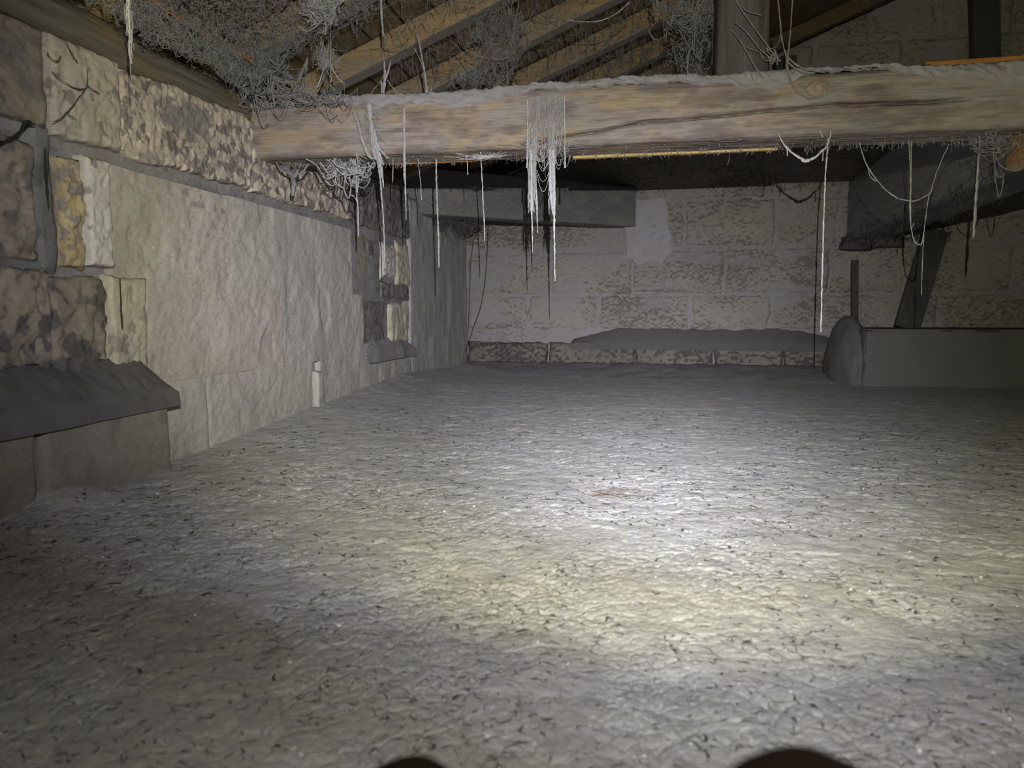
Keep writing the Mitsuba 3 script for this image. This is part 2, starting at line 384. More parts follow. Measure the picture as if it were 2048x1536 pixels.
# second course
L(1.10, 1.52, .69, 1.04, 'm_brown', proud=.015, rough=.012, pit=.006)
L(1.535, 1.90, .70, 1.03, 'm_brown', proud=.018, rough=.012, pit=.008, res=.010)
L(1.905, 1.995, .66, 1.10, 'm_smear', proud=.004, rough=.012, wob=.03, edge=.02)
L(2.000, 2.078, .685, 1.02, 'm_ochre', proud=.030, rough=.014, pit=.012, res=.007, wob=.02)
L(2.080, 2.188, .695, 1.035, 'm_white', proud=.040, rough=.007, pit=.006, res=.007, wob=.012)
L(2.192, 2.900, .659, 1.03, 'm_beige', proud=.018, rough=.008, res=.010, chip=.006, edge=.0006, wob=.002, seed=50)
L(2.900, 4.195, .659, 1.035, 'm_pale', proud=.018, rough=.008, res=.012, chip=.006, edge=.0006, wob=.002, seed=50)
L(4.225, 4.50, .66, 1.03, 'm_brown', proud=-.012, rough=.010, wob=.03)
L(4.50, 4.72, .66, 1.03, 'm_rubble', proud=-.015, rough=.016, wob=.04)
L(4.72, 4.99, .78, 1.01, 'm_white', proud=.018, rough=.012, pit=.006, wob=.04, edge=.03)
L(5.00, 5.285, .74, 1.05, 'm_cream', proud=.016, rough=.012, pit=.006, wob=.05, edge=.03)
L(4.72, 5.285, .64, .76, 'm_rubble', proud=.0, rough=.02, wob=.03)
# third course
L(1.10, 1.99, .655, .715, 'm_smear', proud=.004, rough=.012, wob=.03, edge=.02)
L(1.10, 1.60, .33, .68, 'm_mottled', proud=.015, rough=.014, pit=.008)
L(1.615, 1.94, .34, .675, 'm_mottled', proud=.016, rough=.014, pit=.010, res=.010, wob=.03)
L(1.950, 2.165, .33, .665, 'm_mottled', proud=.012, rough=.014, pit=.010, res=.010, wob=.03)
L(2.172, 2.345, .30, .668, 'm_cream', proud=.030, rough=.010, pit=.004, res=.008, wob=.02)
L(2.347, 3.345, .300, .659, 'm_beige', proud=.018, rough=.008, res=.012, chip=.006, edge=.0006, wob=.002, seed=50)
L(3.345, 4.345, .297, .659, 'm_pale', proud=.018, rough=.008, res=.012, chip=.006, edge=.0006, wob=.002, seed=50)
L(4.375, 4.80, .34, .63, 'm_rubble', proud=-.008, rough=.012, wob=.03)
L(4.86, 5.27, .34, .63, 'm_cream', proud=.014, rough=.014, pit=.008, wob=.05, edge=.03)
# bottom course
L(1.10, 1.775, -.16, .265, 'm_block', proud=.085, rough=.006, back=-.02)
L(1.795, 2.365, -.16, .270, 'm_block', proud=.090, rough=.006, res=.010, back=-.02, edge=.02)
L(2.385, 2.700, -.16, .300, 'm_pale', proud=.017, rough=.008, res=.012, edge=.003, wob=.004, seed=50)
L(2.702, 3.640, -.16, .299, 'm_pale', proud=.016, rough=.008, res=.012, edge=.003, wob=.004, seed=50)
L(3.655, 3.735, -.16, .245, 'm_pale', proud=.040, rough=.006, res=.010)
L(3.738, 4.62, -.16, .297, 'm_pale', proud=.015, rough=.008, res=.014, edge=.003, wob=.004, seed=50)
L(4.622, 5.29, -.16, .285, 'm_pale', proud=.012, rough=.008, res=.014, edge=.003, wob=.02, seed=50)


obj('render_coat', stone('left', 5.275, 7.02, -.2, 1.40, proud=.010, rough=.010, res=.02, seed=31, wob=.02, edge=.03), 'm_render', WL, smooth=True, label='grey streaky rendered stretch of wall running into the back corner')

# dust banked on the ledge of the two projecting blocks
def ledge(u0, u1, x0, x1, zf, zb, seed, axis='left', res=.012, taper=.10):
    O, U, V, N = FR[axis]
    nu, nt = int((u1 - u0) / res) + 2, 20
    s, t = np.meshgrid(np.linspace(u0, u1, nu), np.linspace(0, 1, nt), indexing='ij')
    d = x1 + (x0 - x1) * t
    P = np.stack([s * 7, d * 7, 0 * s + seed], -1)
    ends = np.clip(np.minimum(s - u0, u1 - s) / taper, 0, 1) ** .6
    z = zf + (zb - zf) * (t ** .8) * (.15 + .85 * ends) + .012 * sfbm(P, 3, seed) + .006 * sfbm(P * 5, 2, seed)
    d = d + .012 * sfbm(P + 5, 2, seed)
    z[:, 0] = zf - .05
    z[:, -1] = zb - .06
    X = O + s[..., None] * U + z[..., None] * V + d[..., None] * N
    return X.reshape(-1, 3), grid_faces(nu, nt)


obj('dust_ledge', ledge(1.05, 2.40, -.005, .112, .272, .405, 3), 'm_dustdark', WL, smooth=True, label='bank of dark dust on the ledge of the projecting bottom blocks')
obj('dust_ledge', ledge(4.36, 5.28, -.03, .05, .29, .40, 5), 'm_dust', WL, smooth=True, label='small bank of grey dust below the broken corner stones')

# back wall
XR = 4.2
rl = lambda u: roof(u) + .10
WB = obj('wall_back', stone('back', -2.2, XR, -.2, 4.2, proud=-.004, rough=.008, res=.05, seed=4, top=rl, back=-.3, wob=0), 'm_backmortar', kind='structure', smooth=True,
         label='back gable wall of rough limestone blocks at the far end of the attic')
rows = [(.345, .385, None), (.405, .70, [-1.75, -1.16, -.50, .33, 1.02, 1.75, 2.4, 3.1, 4.1]), (.735, 1.105, [-1.75, -.95, -.20, .62, 1.50, 2.2, 2.95, 4.1]),
        (1.155, 1.545, [-2.1, -1.2, -.30, .26, 1.05, 1.56, 2.35, 3.2, 4.1]), (1.575, 1.975, [-2.0, -1.0, 0.05, .95, 1.8, 2.6, 3.4, 4.1]),
        (2.0, 2.40, [-1.2, -.35, .5, 1.35, 2.1, 2.9, 4.1]), (2.42, 2.82, [-.3, .62, 1.30, 2.02, 2.55, 3.3, 4.1]), (2.84, 3.25, [.9, 1.75, 2.25, 2.85, 3.5, 4.1]), (3.27, 3.75, [2.2, 3.0, 4.1])]
for (v0, v1, us) in rows[1:]:
    for a, b in zip(us[:-1], us[1:]):
        if roof(a) + .05 < v0 + .05: a = (v0 + .02 - Z0) / S_ - 1.76
        if b - a < .1: continue
        obj('stone', stone('back', a + .008, b - .008, v0 - .008, v1 + .008, proud=.004 + .006 * rng.random(), rough=.010, pit=.008, res=.022, seed=int(rng.integers(2, 90)), top=rl, wob=.03, edge=.016), 'm_back', WB, smooth=True)
for a, b in zip([-1.74, -.957, -.157, .543, 1.143], [-.963, -.163, .537, 1.137, 1.62]):
    obj('stone', stone('back', a, b, -.1, .275, proud=.075, rough=.016, pit=.014, res=.020, seed=int(a * 10) + 40, wob=.03, edge=.03), 'm_backbase', WB, smooth=True)
for a, b in zip([1.64, 2.5, 3.3], [2.48, 3.28, 4.1]):
    obj('stone', stone('back', a, b, -.1, .385, proud=.01, rough=.012, pit=.010, res=.03, seed=int(a * 10) + 60, wob=.03), 'm_back', WB, smooth=True)
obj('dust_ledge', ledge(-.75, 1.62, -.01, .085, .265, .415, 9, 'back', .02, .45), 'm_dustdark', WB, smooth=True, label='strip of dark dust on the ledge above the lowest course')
obj('dust_bank', ledge(-1.78, 1.60, 0.02, .85, -.03, .10, 19, 'back', .03, .05), 'm_dust', WB, smooth=True, label='smooth grey bank of dust along the foot of the back wall')
obj('mortar_patch', stone('back', -.285, .14, .98, 1.60, proud=.022, rough=.008, res=.016, seed=8, wob=.10, edge=.03, back=0), 'm_patch', WB, smooth=True, label='pale lilac mortar patch round the end of the embedded timber')

obj('wall_right', box(4.2, 4.4, -1.4, 7.4, -.3, 4.3), 'm_back', kind='structure', label='right wall of the attic, outside the frame')
obj('wall_front', box(-2.3, 4.4, -1.6, -1.4, -.3, 4.3), 'm_back', kind='structure', label='wall behind the viewer, outside the frame')

# the roof: a deck of boards on rafters
nrm = np.array([-S_, 0, 1]) / math.hypot(S_, 1)
tan = np.array([1, 0, S_]) / math.hypot(S_, 1)
RH = .11                                                            # rafter depth
base = np.array([-1.76, 0, Z0]) + nrm * RH
CE = obj('ceiling', timber(base + tan * -.66 + nrm * .06 + np.array([0, 3, 0]), base + tan * 6.55 + nrm * .06 + np.array([0, 3, 0]), 8.9, .03, up=nrm, rough=0, res=.5, nside=2), 'm_plank', kind='structure',
         label='sloping underside of the roof, dark brown boards above the rafters')
k = 0
x = -.64
while x < 6.3:
    w_ = .135 + .04 * rng.random()
    c = base + tan * (x + w_ / 2) + nrm * (.018 + .008 * rng.random())
    obj('plank', timber(c + np.array([0, .6 if x < 3.2 else 2.0, 0]), c + np.array([0, 7.05, 0]), w_, .020, up=nrm, bevel=.003, rough=.002, res=.25, nside=3, seed=k), 'm_plank', CE)
    x += w_ + .008 + .008 * rng.random(); k += 1

# ------------------------------------------------------------------ roof timbers
RN = {2.34: 'yellow-brown roof rafter at the top left, almost hidden by grey cobwebs', 2.93: 'roof rafter wrapped in grey cobwebs, above the left end of the main beam',
      3.52: 'pale yellow-brown rafter, the broadest and nearest clear one above the main beam', 4.11: 'second clear yellow-brown rafter behind the main beam, crossed by web sheets',
      4.72: 'third clear yellow-brown rafter behind the main beam, left of the post', 5.31: 'fourth and fainter yellow-brown rafter, low behind the main beam beside the post',
      5.90: 'last dim rafter tip showing just above the main beam left of the post', 6.55: 'rafter against the back gable wall, right of the post'}
for i, (y, lab) in enumerate(RN.items()):
    s0, s1 = -.50, (2.05 if y < 6.4 else 5.2)
    a = np.array([-1.76, y + .05, Z0]) + nrm * RH / 2
    obj('rafter', timber(a + tan * s0, a + tan * s1, .095, RH, up=nrm, bevel=.006, rough=.003, res=.04, nside=5, seed=20 + i, wave=.006), 'm_rafter' if y < 6.4 else 'm_plank', smooth=35, label=lab, cat='rafter', group='roof rafters')

# the main tie beam
CR = np.array([(-0.673, 3.140, 1.244), (-0.514, 3.140, 1.252), (-0.389, 3.140, 1.267), (-0.226, 3.140, 1.286), (-0.027, 3.140, 1.320), (0.129, 3.140, 1.320), (0.263, 3.140, 1.329), (0.469, 3.140, 1.335), (0.616, 3.140, 1.343), (0.795, 3.140, 1.345), (0.988, 3.140, 1.341), (1.176, 3.140, 1.344)])
CR2 = np.array([(-1.324, 3.140, 1.342), (-1.210, 3.140, 1.332), (-1.076, 3.140, 1.327), (-0.943, 3.140, 1.325)])
CR3 = np.array([(-0.370, 3.140, 1.387), (-0.268, 3.140, 1.400), (-0.147, 3.140, 1.404)])


def beam_shape(S, c):
    x = S - 2.05
    a, b = c[..., 0].copy(), c[..., 1].copy()
    zz = b + 1.355
    front = a > .10                        # a points to the viewer side of the beam
    for C, wdt, dep in ((CR, .0055, .040), (CR2, .0040, .016), (CR3, .0035, .014)):
        zc = np.interp(x, C[:, 0], C[:, 2]); on = (x > C[0, 0]) & (x < C[-1, 0])
        fade = np.clip(np.minimum(x - C[0, 0], C[-1, 0] - x) / .15, 0, 1)
        a -= np.where(front & on, dep * fade * np.exp(-((zz - zc - .004 * sfbm(np.stack([x * 9, 0 * x, 0 * x], -1), 2, 3)) / wdt) ** 2), 0)
    # waney upper front edge, dented top
    dent = .018 * sfbm(np.stack([x * 2.1, 0 * x + 3, 0 * x], -1), 3, 8)
    topf = np.clip((b - .06) / .06, 0, 1)
    b += topf * dent
    a -= np.where(a > 0, .030 * np.clip((b - .075) / .045, 0, 1) ** 2, 0)
    a -= np.where(a > 0, .016 * np.clip((-.095 - b) / .03, 0, 1) ** 2, 0)
    # swollen knots
    for kx, kz, kr, kh in ((.60, 1.395, .055, .022), (-.72, 1.30, .05, .010), (-.52, 1.27, .06, -.010), (.82, 1.38, .05, .012)):
        a += np.where(front, kh * np.exp(-(((x - kx) ** 2) / (1.8 * kr * kr) + ((zz - kz) ** 2) / (kr * kr))), 0)
    return np.stack([a, b], -1)


BM = obj('tie_beam', timber((-2.05, 3.265, 1.355), (3.6, 3.265, 1.355), .25, .24, bevel=.016, rough=.006, res=.009, nside=52, seed=6, fn=beam_shape), 'm_beam', smooth=True,
         label='long hewn main tie beam of cracked brown wood crossing the attic, dust along its top', cat='beam')


def dust_strip():
    xs = np.arange(-1.80, 3.3, .010); nt = 16
    P1 = np.stack([xs * 3.0, 0 * xs, 0 * xs], -1)
    low = .034 + .030 * sfbm(P1, 3, 12) + .016 * sfbm(P1 * 6, 2, 13)
    low += .030 * np.exp(-((xs - .40) / .16) ** 2) + .022 * np.exp(-((xs + .80) / .10) ** 2) + .03 * np.exp(-((xs - 1.25) / .3) ** 2) - .02 * np.exp(-((xs - .75) / .18) ** 2)
    low = np.clip(low, .008, .10)
    t = np.linspace(0, 1, nt)
    X = np.zeros((len(xs), nt, 3))
    Pn = np.stack(np.broadcast_arrays(xs[:, None] * 28, t[None] * 5, 0.0), -1)
    bump = .005 * sfbm(Pn, 3, 14) + .005 * sfbm(Pn * 3, 2, 15)
    topz = 1.475 + .018 * sfbm(np.stack([xs * 2.1, 0 * xs + 3, 0 * xs], -1), 3, 8)
    topz -= .015 * np.clip((xs - .84) / .14, 0, 1)
    g = np.clip((t - .5) / .5, 0, 1)
    X[..., 0] = xs[:, None]
    X[..., 1] = np.where(t < .5, 3.36 - (3.36 - 3.150) * (t / .5), 3.150 - .018 * np.sqrt(g) + 0 * g)[None] - bump
    X[..., 2] = topz[:, None] + .010 - np.where(t < .5, 0, g[None] * (low[:, None] + .01)) + bump
    X[:, -1, 1] += .022; X[:, 0, 2] -= .03
    return X.reshape(-1, 3), grid_faces(len(xs), nt, True)


obj('dust_layer', dust_strip(), 'm_dust', BM, smooth=True, label='thick grey layer of dust hanging over the top edge')
obj('bare_strip', timber((-.36, 3.375, 1.232), (.50, 3.380, 1.236), .03, .012, bevel=.003, rough=.003, res=.02, seed=3), 'm_barewood', BM, label='bright strip of bare yellow wood along the lower edge')
obj('bare_strip', timber((-1.20, 3.372, 1.233), (-.80, 3.376, 1.234), .02, .008, bevel=.002, rough=.002, res=.02, seed=4), 'm_orange', BM, label='thin strip of bare orange wood along the lower edge')

kn = trimesh.creation.icosphere(subdivisions=4)
for (kx, kz, a_, b_, c_, m_, lb) in ((.600, 1.400, .042, .016, .034, 'm_knot', 'swollen pale knot on the front face'),):
    kv = kn.vertices * (1 + .16 * sfbm(kn.vertices * 2.4, 3, 5))[:, None]
    obj('knot', (kv * np.array([a_, b_, c_]) + np.array([kx, 3.123, kz]), kn.faces), m_, BM, smooth=True, label=lb)
obj('upright_post', timber((.325, 3.27, 1.45), (.332, 3.27, 2.14), .205, .20, up=(0, 1, 0), bevel=.022, rough=.004, res=.03, nside=10, seed=9), 'm_post', smooth=30,
    label='dusty grey wooden post standing on the main beam', cat='post')
obj('purlin', timber((.33, 2.6, 2.25), (.33, 7.0, 2.25), .22, .22, bevel=.012, rough=.005, res=.06, nside=6, seed=10), 'm_darkwood', smooth=30,
    label='dark purlin running back from the top of the post, veiled in cobwebs', cat='purlin')
obj('wall_plate', timber((-1.865, 1.1, 1.435), (-1.865, 5.2, 1.450), .215, .145, bevel=.045, rough=.010, res=.03, nside=8, seed=11, wave=.008), 'm_plate', smooth=True,
    label='dusty brown wall plate timber lying along the top of the left wall', cat='timber')
obj('corner_brace', timber((-1.95, 5.50, 1.47), (-.24, 7.03, 1.50), .20, .35, bevel=.015, rough=.006, res=.03, nside=12, seed=12), 'm_greywood', smooth=30,
    label='grey dusty timber set diagonally across the back left corner, ending in pale mortar', cat='timber')
obj('cross_beam', timber((1.76, 3.75, 1.46), (1.80, 7.05, 1.43), .34, .52, bevel=.03, rough=.012, res=.04, nside=12, seed=13), 'm_crossbeam', smooth=30,
    label='big grey dusty timber coming forward from the back wall at the right', cat='beam')
obj('timber_stub', timber((1.36, 3.22, 1.165), (2.0, 3.30, 1.165), .20, .13, bevel=.035, rough=.008, res=.02, nside=8, seed=14), 'm_brownend', smooth=True,
    label='brown timber stub tucked under the main beam at the right edge', cat='timber')
obj('wooden_lath', timber([(0.994, 3.200, 1.486)][0], [(1.461, 3.200, 1.493)][0], .05, .018, bevel=.003, rough=.003, res=.03, seed=15), 'm_orange', smooth=30,
    label='bare orange wooden lath lying on the dusty top of the main beam at right', cat='lath')
obj('gable_upright', timber((1.06, 6.90, 2.08), (1.06, 6.90, 2.70), .17, .12, up=(0, 1, 0), bevel=.01, rough=.006, res=.06, seed=16), 'm_darkwood', smooth=30,
    label='dark upright timber against the gable wall just right of the post', cat='timber')
obj('gable_upright', timber((2.64, 6.90, 2.08), (2.56, 6.90, 3.20), .20, .12, up=(0, 1, 0), bevel=.01, rough=.006, res=.06, seed=17), 'm_darkwood', smooth=30,
    label='dark upright bar against the gable wall at the far right above the main beam', cat='timber')  # plain dark upright bar set against the gable

# ------------------------------------------------------------------ masonry pier, low box and timbers by the back wall
for i, (a, b, c, d, q) in enumerate(((1.585, 1.80, 1.08, 1.20, .17), (1.81, 2.06, 1.10, 1.20, .15))):
    obj('corbel_stone', stone('back', a, b, c, d, proud=q, rough=.012, res=.012, seed=70 + i, wob=.02, edge=.02, back=-.05), 'm_corbel', smooth=True,
        label=('dark rubble stone under the left part of the embedded end of the big right timber', 'dark rubble stone under the right part of the embedded end of the big right timber')[i],
        cat='stone', group='rubble stones under the right timber')
LB = (np.array([0, 6.05, 0]), np.array([1.0, 0, 0]), np.array([0, 0, 1.0]), np.array([0, -1.0, 0]))
LS = (np.array([1.57, 0, 0]), np.array([0, -1.0, 0]), np.array([0, 0, 1.0]), np.array([-1.0, 0, 0]))
LT = (np.array([0, 0, .425]), np.array([1.0, 0, 0]), np.array([0, 1.0, 0]), np.array([0, 0, 1.0]))
fs = [stone(LB, 1.57, 4.1, -.1, .425, proud=0, rough=.004, res=.03, seed=33, edge=.001, wob=.0, back=-.2), stone(LS, -6.98, -6.05, -.1, .425, proud=0, rough=.006, res=.03, seed=34, edge=.001, wob=.0, back=-.2),
      stone(LT, 1.57, 4.1, 6.05, 6.98, proud=.004, rough=.003, res=.05, seed=35, edge=.001, wob=.0, back=-.2)]
off = np.cumsum([0] + [len(f[0]) for f in fs])
obj('low_box', (np.vstack([f[0] for f in fs]), np.vstack([f[1] + o for f, o in zip(fs, off)])), 'm_boxrender', smooth=True,
    label='low grey rendered box against the right part of the back wall', cat='box')
dm = trimesh.creation.icosphere(subdivisions=4, radius=1.0)
vv = dm.vertices * np.array([.16, .42, .42]) * (1 + .10 * sfbm(dm.vertices * 2.2, 3, 5))[:, None] + np.array([1.56, 6.50, .10])
obj('dust_mound', (vv, dm.faces), 'm_boxrender', smooth=True, label='dark rounded heap of dust at the left end of the low box', cat='dust heap')
obj('leaning_plank', timber((2.06, 6.72, .42), (2.30, 6.88, 1.24), .20, .045, up=(0, 1, .2), bevel=.004, rough=.004, res=.05, seed=18), 'm_darkwood', smooth=30,
    label='dark wide plank leaning on the back wall behind the low box', cat='plank')
obj('wooden_stake', timber((1.70, 6.86, .42), (1.685, 6.90, 1.00), .055, .035, up=(0, 1, 0), bevel=.004, rough=.006, res=.03, seed=19, wave=.01), 'm_darkwood', smooth=30,
    label='thin dark stake upright against the back wall, left of the leaning plank', cat='stake')

# copper pipe under the eaves
pp = [(-1.62, y, 1.565 + .004 * math.sin(7 * y)) for y in np.linspace(1.9, 3.12, 25)]
obj('copper_pipe', Strands().add(pp, .0075, sides=12, lump=0).mesh(), 'm_copper', smooth=True, label='thin copper pipe under the eaves, showing orange through the cobwebs', cat='pipe')

# ------------------------------------------------------------------ loose insulation
def worley(x, y, seed):
    ix, iy = np.floor(x).astype(np.int64), np.floor(y).astype(np.int64)
    f1, f2 = np.full(x.shape, 9.0), np.full(x.shape, 9.0)
    idc = np.zeros(x.shape)

    def h(a, b, c):
        v = (a * 374761393 + b * 668265263 + c * 144665 + seed * 974711) & 0xFFFFFFFF
        v = ((v ^ (v >> 13)) * 1274126177) & 0xFFFFFFFF
        return ((v ^ (v >> 16)) & 0xFFFFFF) / 16777215.0
    for a in (-1, 0, 1):
        for b in (-1, 0, 1):
            cx, cy = ix + a, iy + b
            d = np.hypot(cx + h(cx, cy, 1) - x, cy + h(cx, cy, 2) - y)
            closer = d < f1
            f2 = np.where(closer, f1, np.minimum(f2, d)); idc = np.where(closer, h(cx, cy, 3), idc); f1 = np.where(closer, d, f1)
    return f1, f2, idc


def bank(x, y):
    z = .007 * sfbm(np.stack([x * 1.6, y * 1.6, 0 * x], -1), 3, 41)
    w = np.exp(-np.maximum(x + 1.74, 0) / .45)
    z = z + w * np.interp(y, [1.2, 2.0, 2.6, 3.6, 4.4, 5.1, 7], [.02, .0, .01, .055, .09, .125, .04])
    z = z + .04 * np.clip((y - 6.15) / .75, 0, 1.2) ** 1.3 * np.clip((1.75 - x) / .2, 0, 1)
    return z + .05 * np.exp(-((x + 1.72) ** 2 + (y - 1.86) ** 2) / .02)


def insulation(X, Y):
    sh = X.shape
    x, y = X.ravel(), Y.ravel()
    wx = x + .02 * sfbm(np.stack([x * 14, y * 14, 0 * x], -1), 2, 50); wy = y + .02 * sfbm(np.stack([x * 14, y * 14, 0 * x + 5], -1), 2, 51)
    z = bank(x, y)
    mask = meshkit.fbm(np.stack([x * 6, y * 6, 0 * x], -1), 2, 55)
    for sc, amp, crack, sd in ((.080, .0055, .0018, 1), (.030, .0016, .0042, 2), (.011, .0007, .0016, 3)):
        f1, f2, idc = worley(wx / sc, wy / sc, sd)
        z += amp * (np.clip(1 - f1 ** 2 * 1.1, 0, 1) * (.45 + .8 * idc) - .5)
        e = f2 - f1
        z -= crack * np.clip(1 - e / .13, 0, 1) ** 1.5 * np.clip((mask - .30) * 3.5, .15, 1.2)
    z += .0012 * sfbm(np.stack([x * 80, y * 80, 0 * x], -1), 3, 57)
    return z.reshape(sh)


az = np.arange(math.radians(-50), math.radians(40), .0027)
rr = [.52]
while rr[-1] < 8.6: rr.append(rr[-1] + max(.0027 * rr[-1] * (1.0 if rr[-1] < 2.5 else 1.0 + .25 * (rr[-1] - 2.5)), .0025))
rr = np.array(rr)
R, A = np.meshgrid(rr, az, indexing='ij')
X, Y = R * np.sin(A), R * np.cos(A)
Z = insulation(X, Y)
V1 = np.stack([X, Y, Z], -1).reshape(-1, 3); F1 = grid_faces(len(rr), len(az), True)
cen = V1[F1].mean(1)
F1 = F1[(cen[:, 0] > -1.80) & (cen[:, 1] < 7.02) & (cen[:, 0] < 4.15)]
gx, gy = np.meshgrid(np.arange(-1.78, 4.18, .035), np.arange(-1.38, 7.0, .035), indexing='ij')
gz = insulation(gx, gy)
ga, gr = np.arctan2(gx, gy), np.hypot(gx, gy)
hole = (ga > az[0] + .03) & (ga < az[-1] - .03) & (gr > .60) & (gr < 8.5)
V2 = np.stack([gx, gy, gz - .004], -1).reshape(-1, 3); F2 = grid_faces(*gx.shape)
F2 = F2[~hole.ravel()[F2].all(1)]
VV, FF = np.vstack([V1, V2]), np.vstack([F1, F2 + len(V1)])
used, inv = np.unique(FF, return_inverse=True)
obj('loose_insulation', (VV[used], inv.reshape(-1, 3)), 'm_insul', smooth=True, kind='stuff', label='grey loose-fill insulation covering the whole attic floor in soft clumps', cat='insulation')

hz = lambda x, y: insulation(np.atleast_1d(np.asarray(x, float)), np.atleast_1d(np.asarray(y, float)))
# white crumbs lying on it, and dark squiggles drawn as the shade in its cracks
ico = trimesh.creation.icosphere(subdivisions=1)


def scatter(n, amin, amax, rmin, rmax, size, flat, seed):
    g = np.random.default_rng(seed); a = np.radians(g.uniform(amin, amax, n)); r = rmin * (rmax / rmin) ** g.random(n)
    x, y = r * np.sin(a), r * np.cos(a); ok = x > -1.6; x, y = x[ok], y[ok]; z = hz(x, y)
    vs, fs = [], []
    for i in range(len(x)):
        s = g.uniform(*size) * (.6 + .4 * r[i])
        v = ico.vertices * np.array([s * g.uniform(.6, 1.8), s, s * flat]); t = g.uniform(0, 6.28); c, q = math.cos(t), math.sin(t)
        v = v @ np.array([[c, q, 0], [-q, c, 0], [0, 0, 1]]) + [x[i], y[i], z[i] + s * flat * .5]
        vs.append(v); fs.append(ico.faces + 42 * i)
    return np.vstack(vs), np.vstack(fs)


obj('white_crumbs', scatter(90, -48, 26, .75, 2.6, (.0012, .0026), .8, 61), 'm_white_crumb', kind='stuff', label='tiny white crumbs scattered over the loose insulation', cat='crumbs')
def squiggles(n, seed):
    g = np.random.default_rng(seed)
    a = np.radians(g.uniform(-47, 29, n)); r = .74 * (4.2 / .74) ** (g.random(n) ** .85)
    grp = meshkit.fbm(np.stack([r * np.sin(a) * 5, r * np.cos(a) * 5, 0 * r], -1), 2, 65)
    ok = g.random(n) < np.clip((grp - .30) * 3.0, .12, 1); a, r = a[ok], r[ok]
    P, Rr, n_ = [], [], 7
    for i in range(len(a)):
        q = np.array([r[i] * math.sin(a[i]), r[i] * math.cos(a[i])]); h = g.uniform(0, 6.28); st_ = g.uniform(.0015, .0042) * (.75 + .35 * r[i]); p = [q]
        for k in range(n_ - 1):
            h += g.normal(0, .75); q = q + st_ * np.array([math.cos(h), math.sin(h)]); p.append(q)
        P.append(p); w = g.uniform(.00030, .0010) * (2.0 if g.random() < .07 else 1) * (.75 + .35 * r[i]); Rr.append(w * np.array([.4, .9, 1.0, g.uniform(.7, 2.0), 1.0, .8, .3]))
    P, Rr = np.array(P), np.array(Rr)
    z = insulation(P[..., 0], P[..., 1])
    S_t = Strands()
    for p, zz, w in zip(P, z, Rr):
        if p[:, 0].min() > -1.65: S_t.add(np.column_stack([p, zz + .0002]), w, sides=4, lump=.3)
    return S_t.mesh()


obj('crack_shade', squiggles(6500, 62), 'm_crack_shade', kind='stuff', label='crack shade drawn as small dark squiggles over the loose insulation', cat='flecks')
st = Strands()
tc = [(-0.101, 2.236, 0.000)][0]
g = np.random.default_rng(64)
for i in range(30):
    c = np.array([tc[0] + g.normal(0, .035), tc[1] + g.normal(0, .03)]); t = g.normal(0, .6); l = g.uniform(.012, .04)
    p = [(c[0] - l * math.cos(t), c[1] - l * math.sin(t)), (c[0], c[1]), (c[0] + l * math.cos(t), c[1] + l * math.sin(t))]
    z = hz([q[0] for q in p], [q[1] for q in p]).max() + .003 + .006 * g.random()
    st.add([(q[0], q[1], z + (.003 if k == 1 else 0)) for k, q in enumerate(p)], .0007, sides=4)
obj('straw_tuft', st.mesh(), 'm_straw', label='small brown tuft of straw lying in the middle of the insulation', cat='straw')

# two dark blurred rounded things just under the lens
for (c, s, lab) in (([(-0.119, 0.340, 0.290)][0], (.034, .04, .030), 'dark blurred rounded lump at the bottom edge, left of centre'), ([(0.076, 0.340, 0.303)][0], (.050, .05, .042), 'larger dark blurred rounded lump at the bottom edge, right of centre')):
    sp = trimesh.creation.icosphere(subdivisions=4)
    v = sp.vertices * (1 + .08 * sfbm(sp.vertices * 1.7, 2, 3))[:, None]
    top = v * np.array(s); low = top[:, 2] < 0
    zfl = 0.0
    top[low, 2] *= (c[2] - zfl) / s[2]
    obj('dark_lump', (top + np.array(c), sp.faces), 'm_lump', smooth=True, label=lab, cat='lump', group='dark blurred lumps at the bottom edge')

# ------------------------------------------------------------------ cobwebs
R1 = .00104                                                          # half a pixel-width of thread on the main beam


def web(name, st, lab, m='m_web', cat='cobweb', **k): return obj(name, st.mesh(), m, label=lab, cat=cat, **k)


def drape(px, w, jit=.0005, sub=None, st=None):
    st = st or Strands()
    w = np.asarray(w, float) * .85
    w = np.broadcast_to(np.asarray(w, float), (len(px),))
    L_ = sum(np.linalg.norm(np.subtract(px[i + 1], px[i])) for i in range(len(px) - 1))
    return st.add(px, w * R1, sides=5, sub=sub or max(8, int(L_ / .009)), lump=.34, jit=jit)


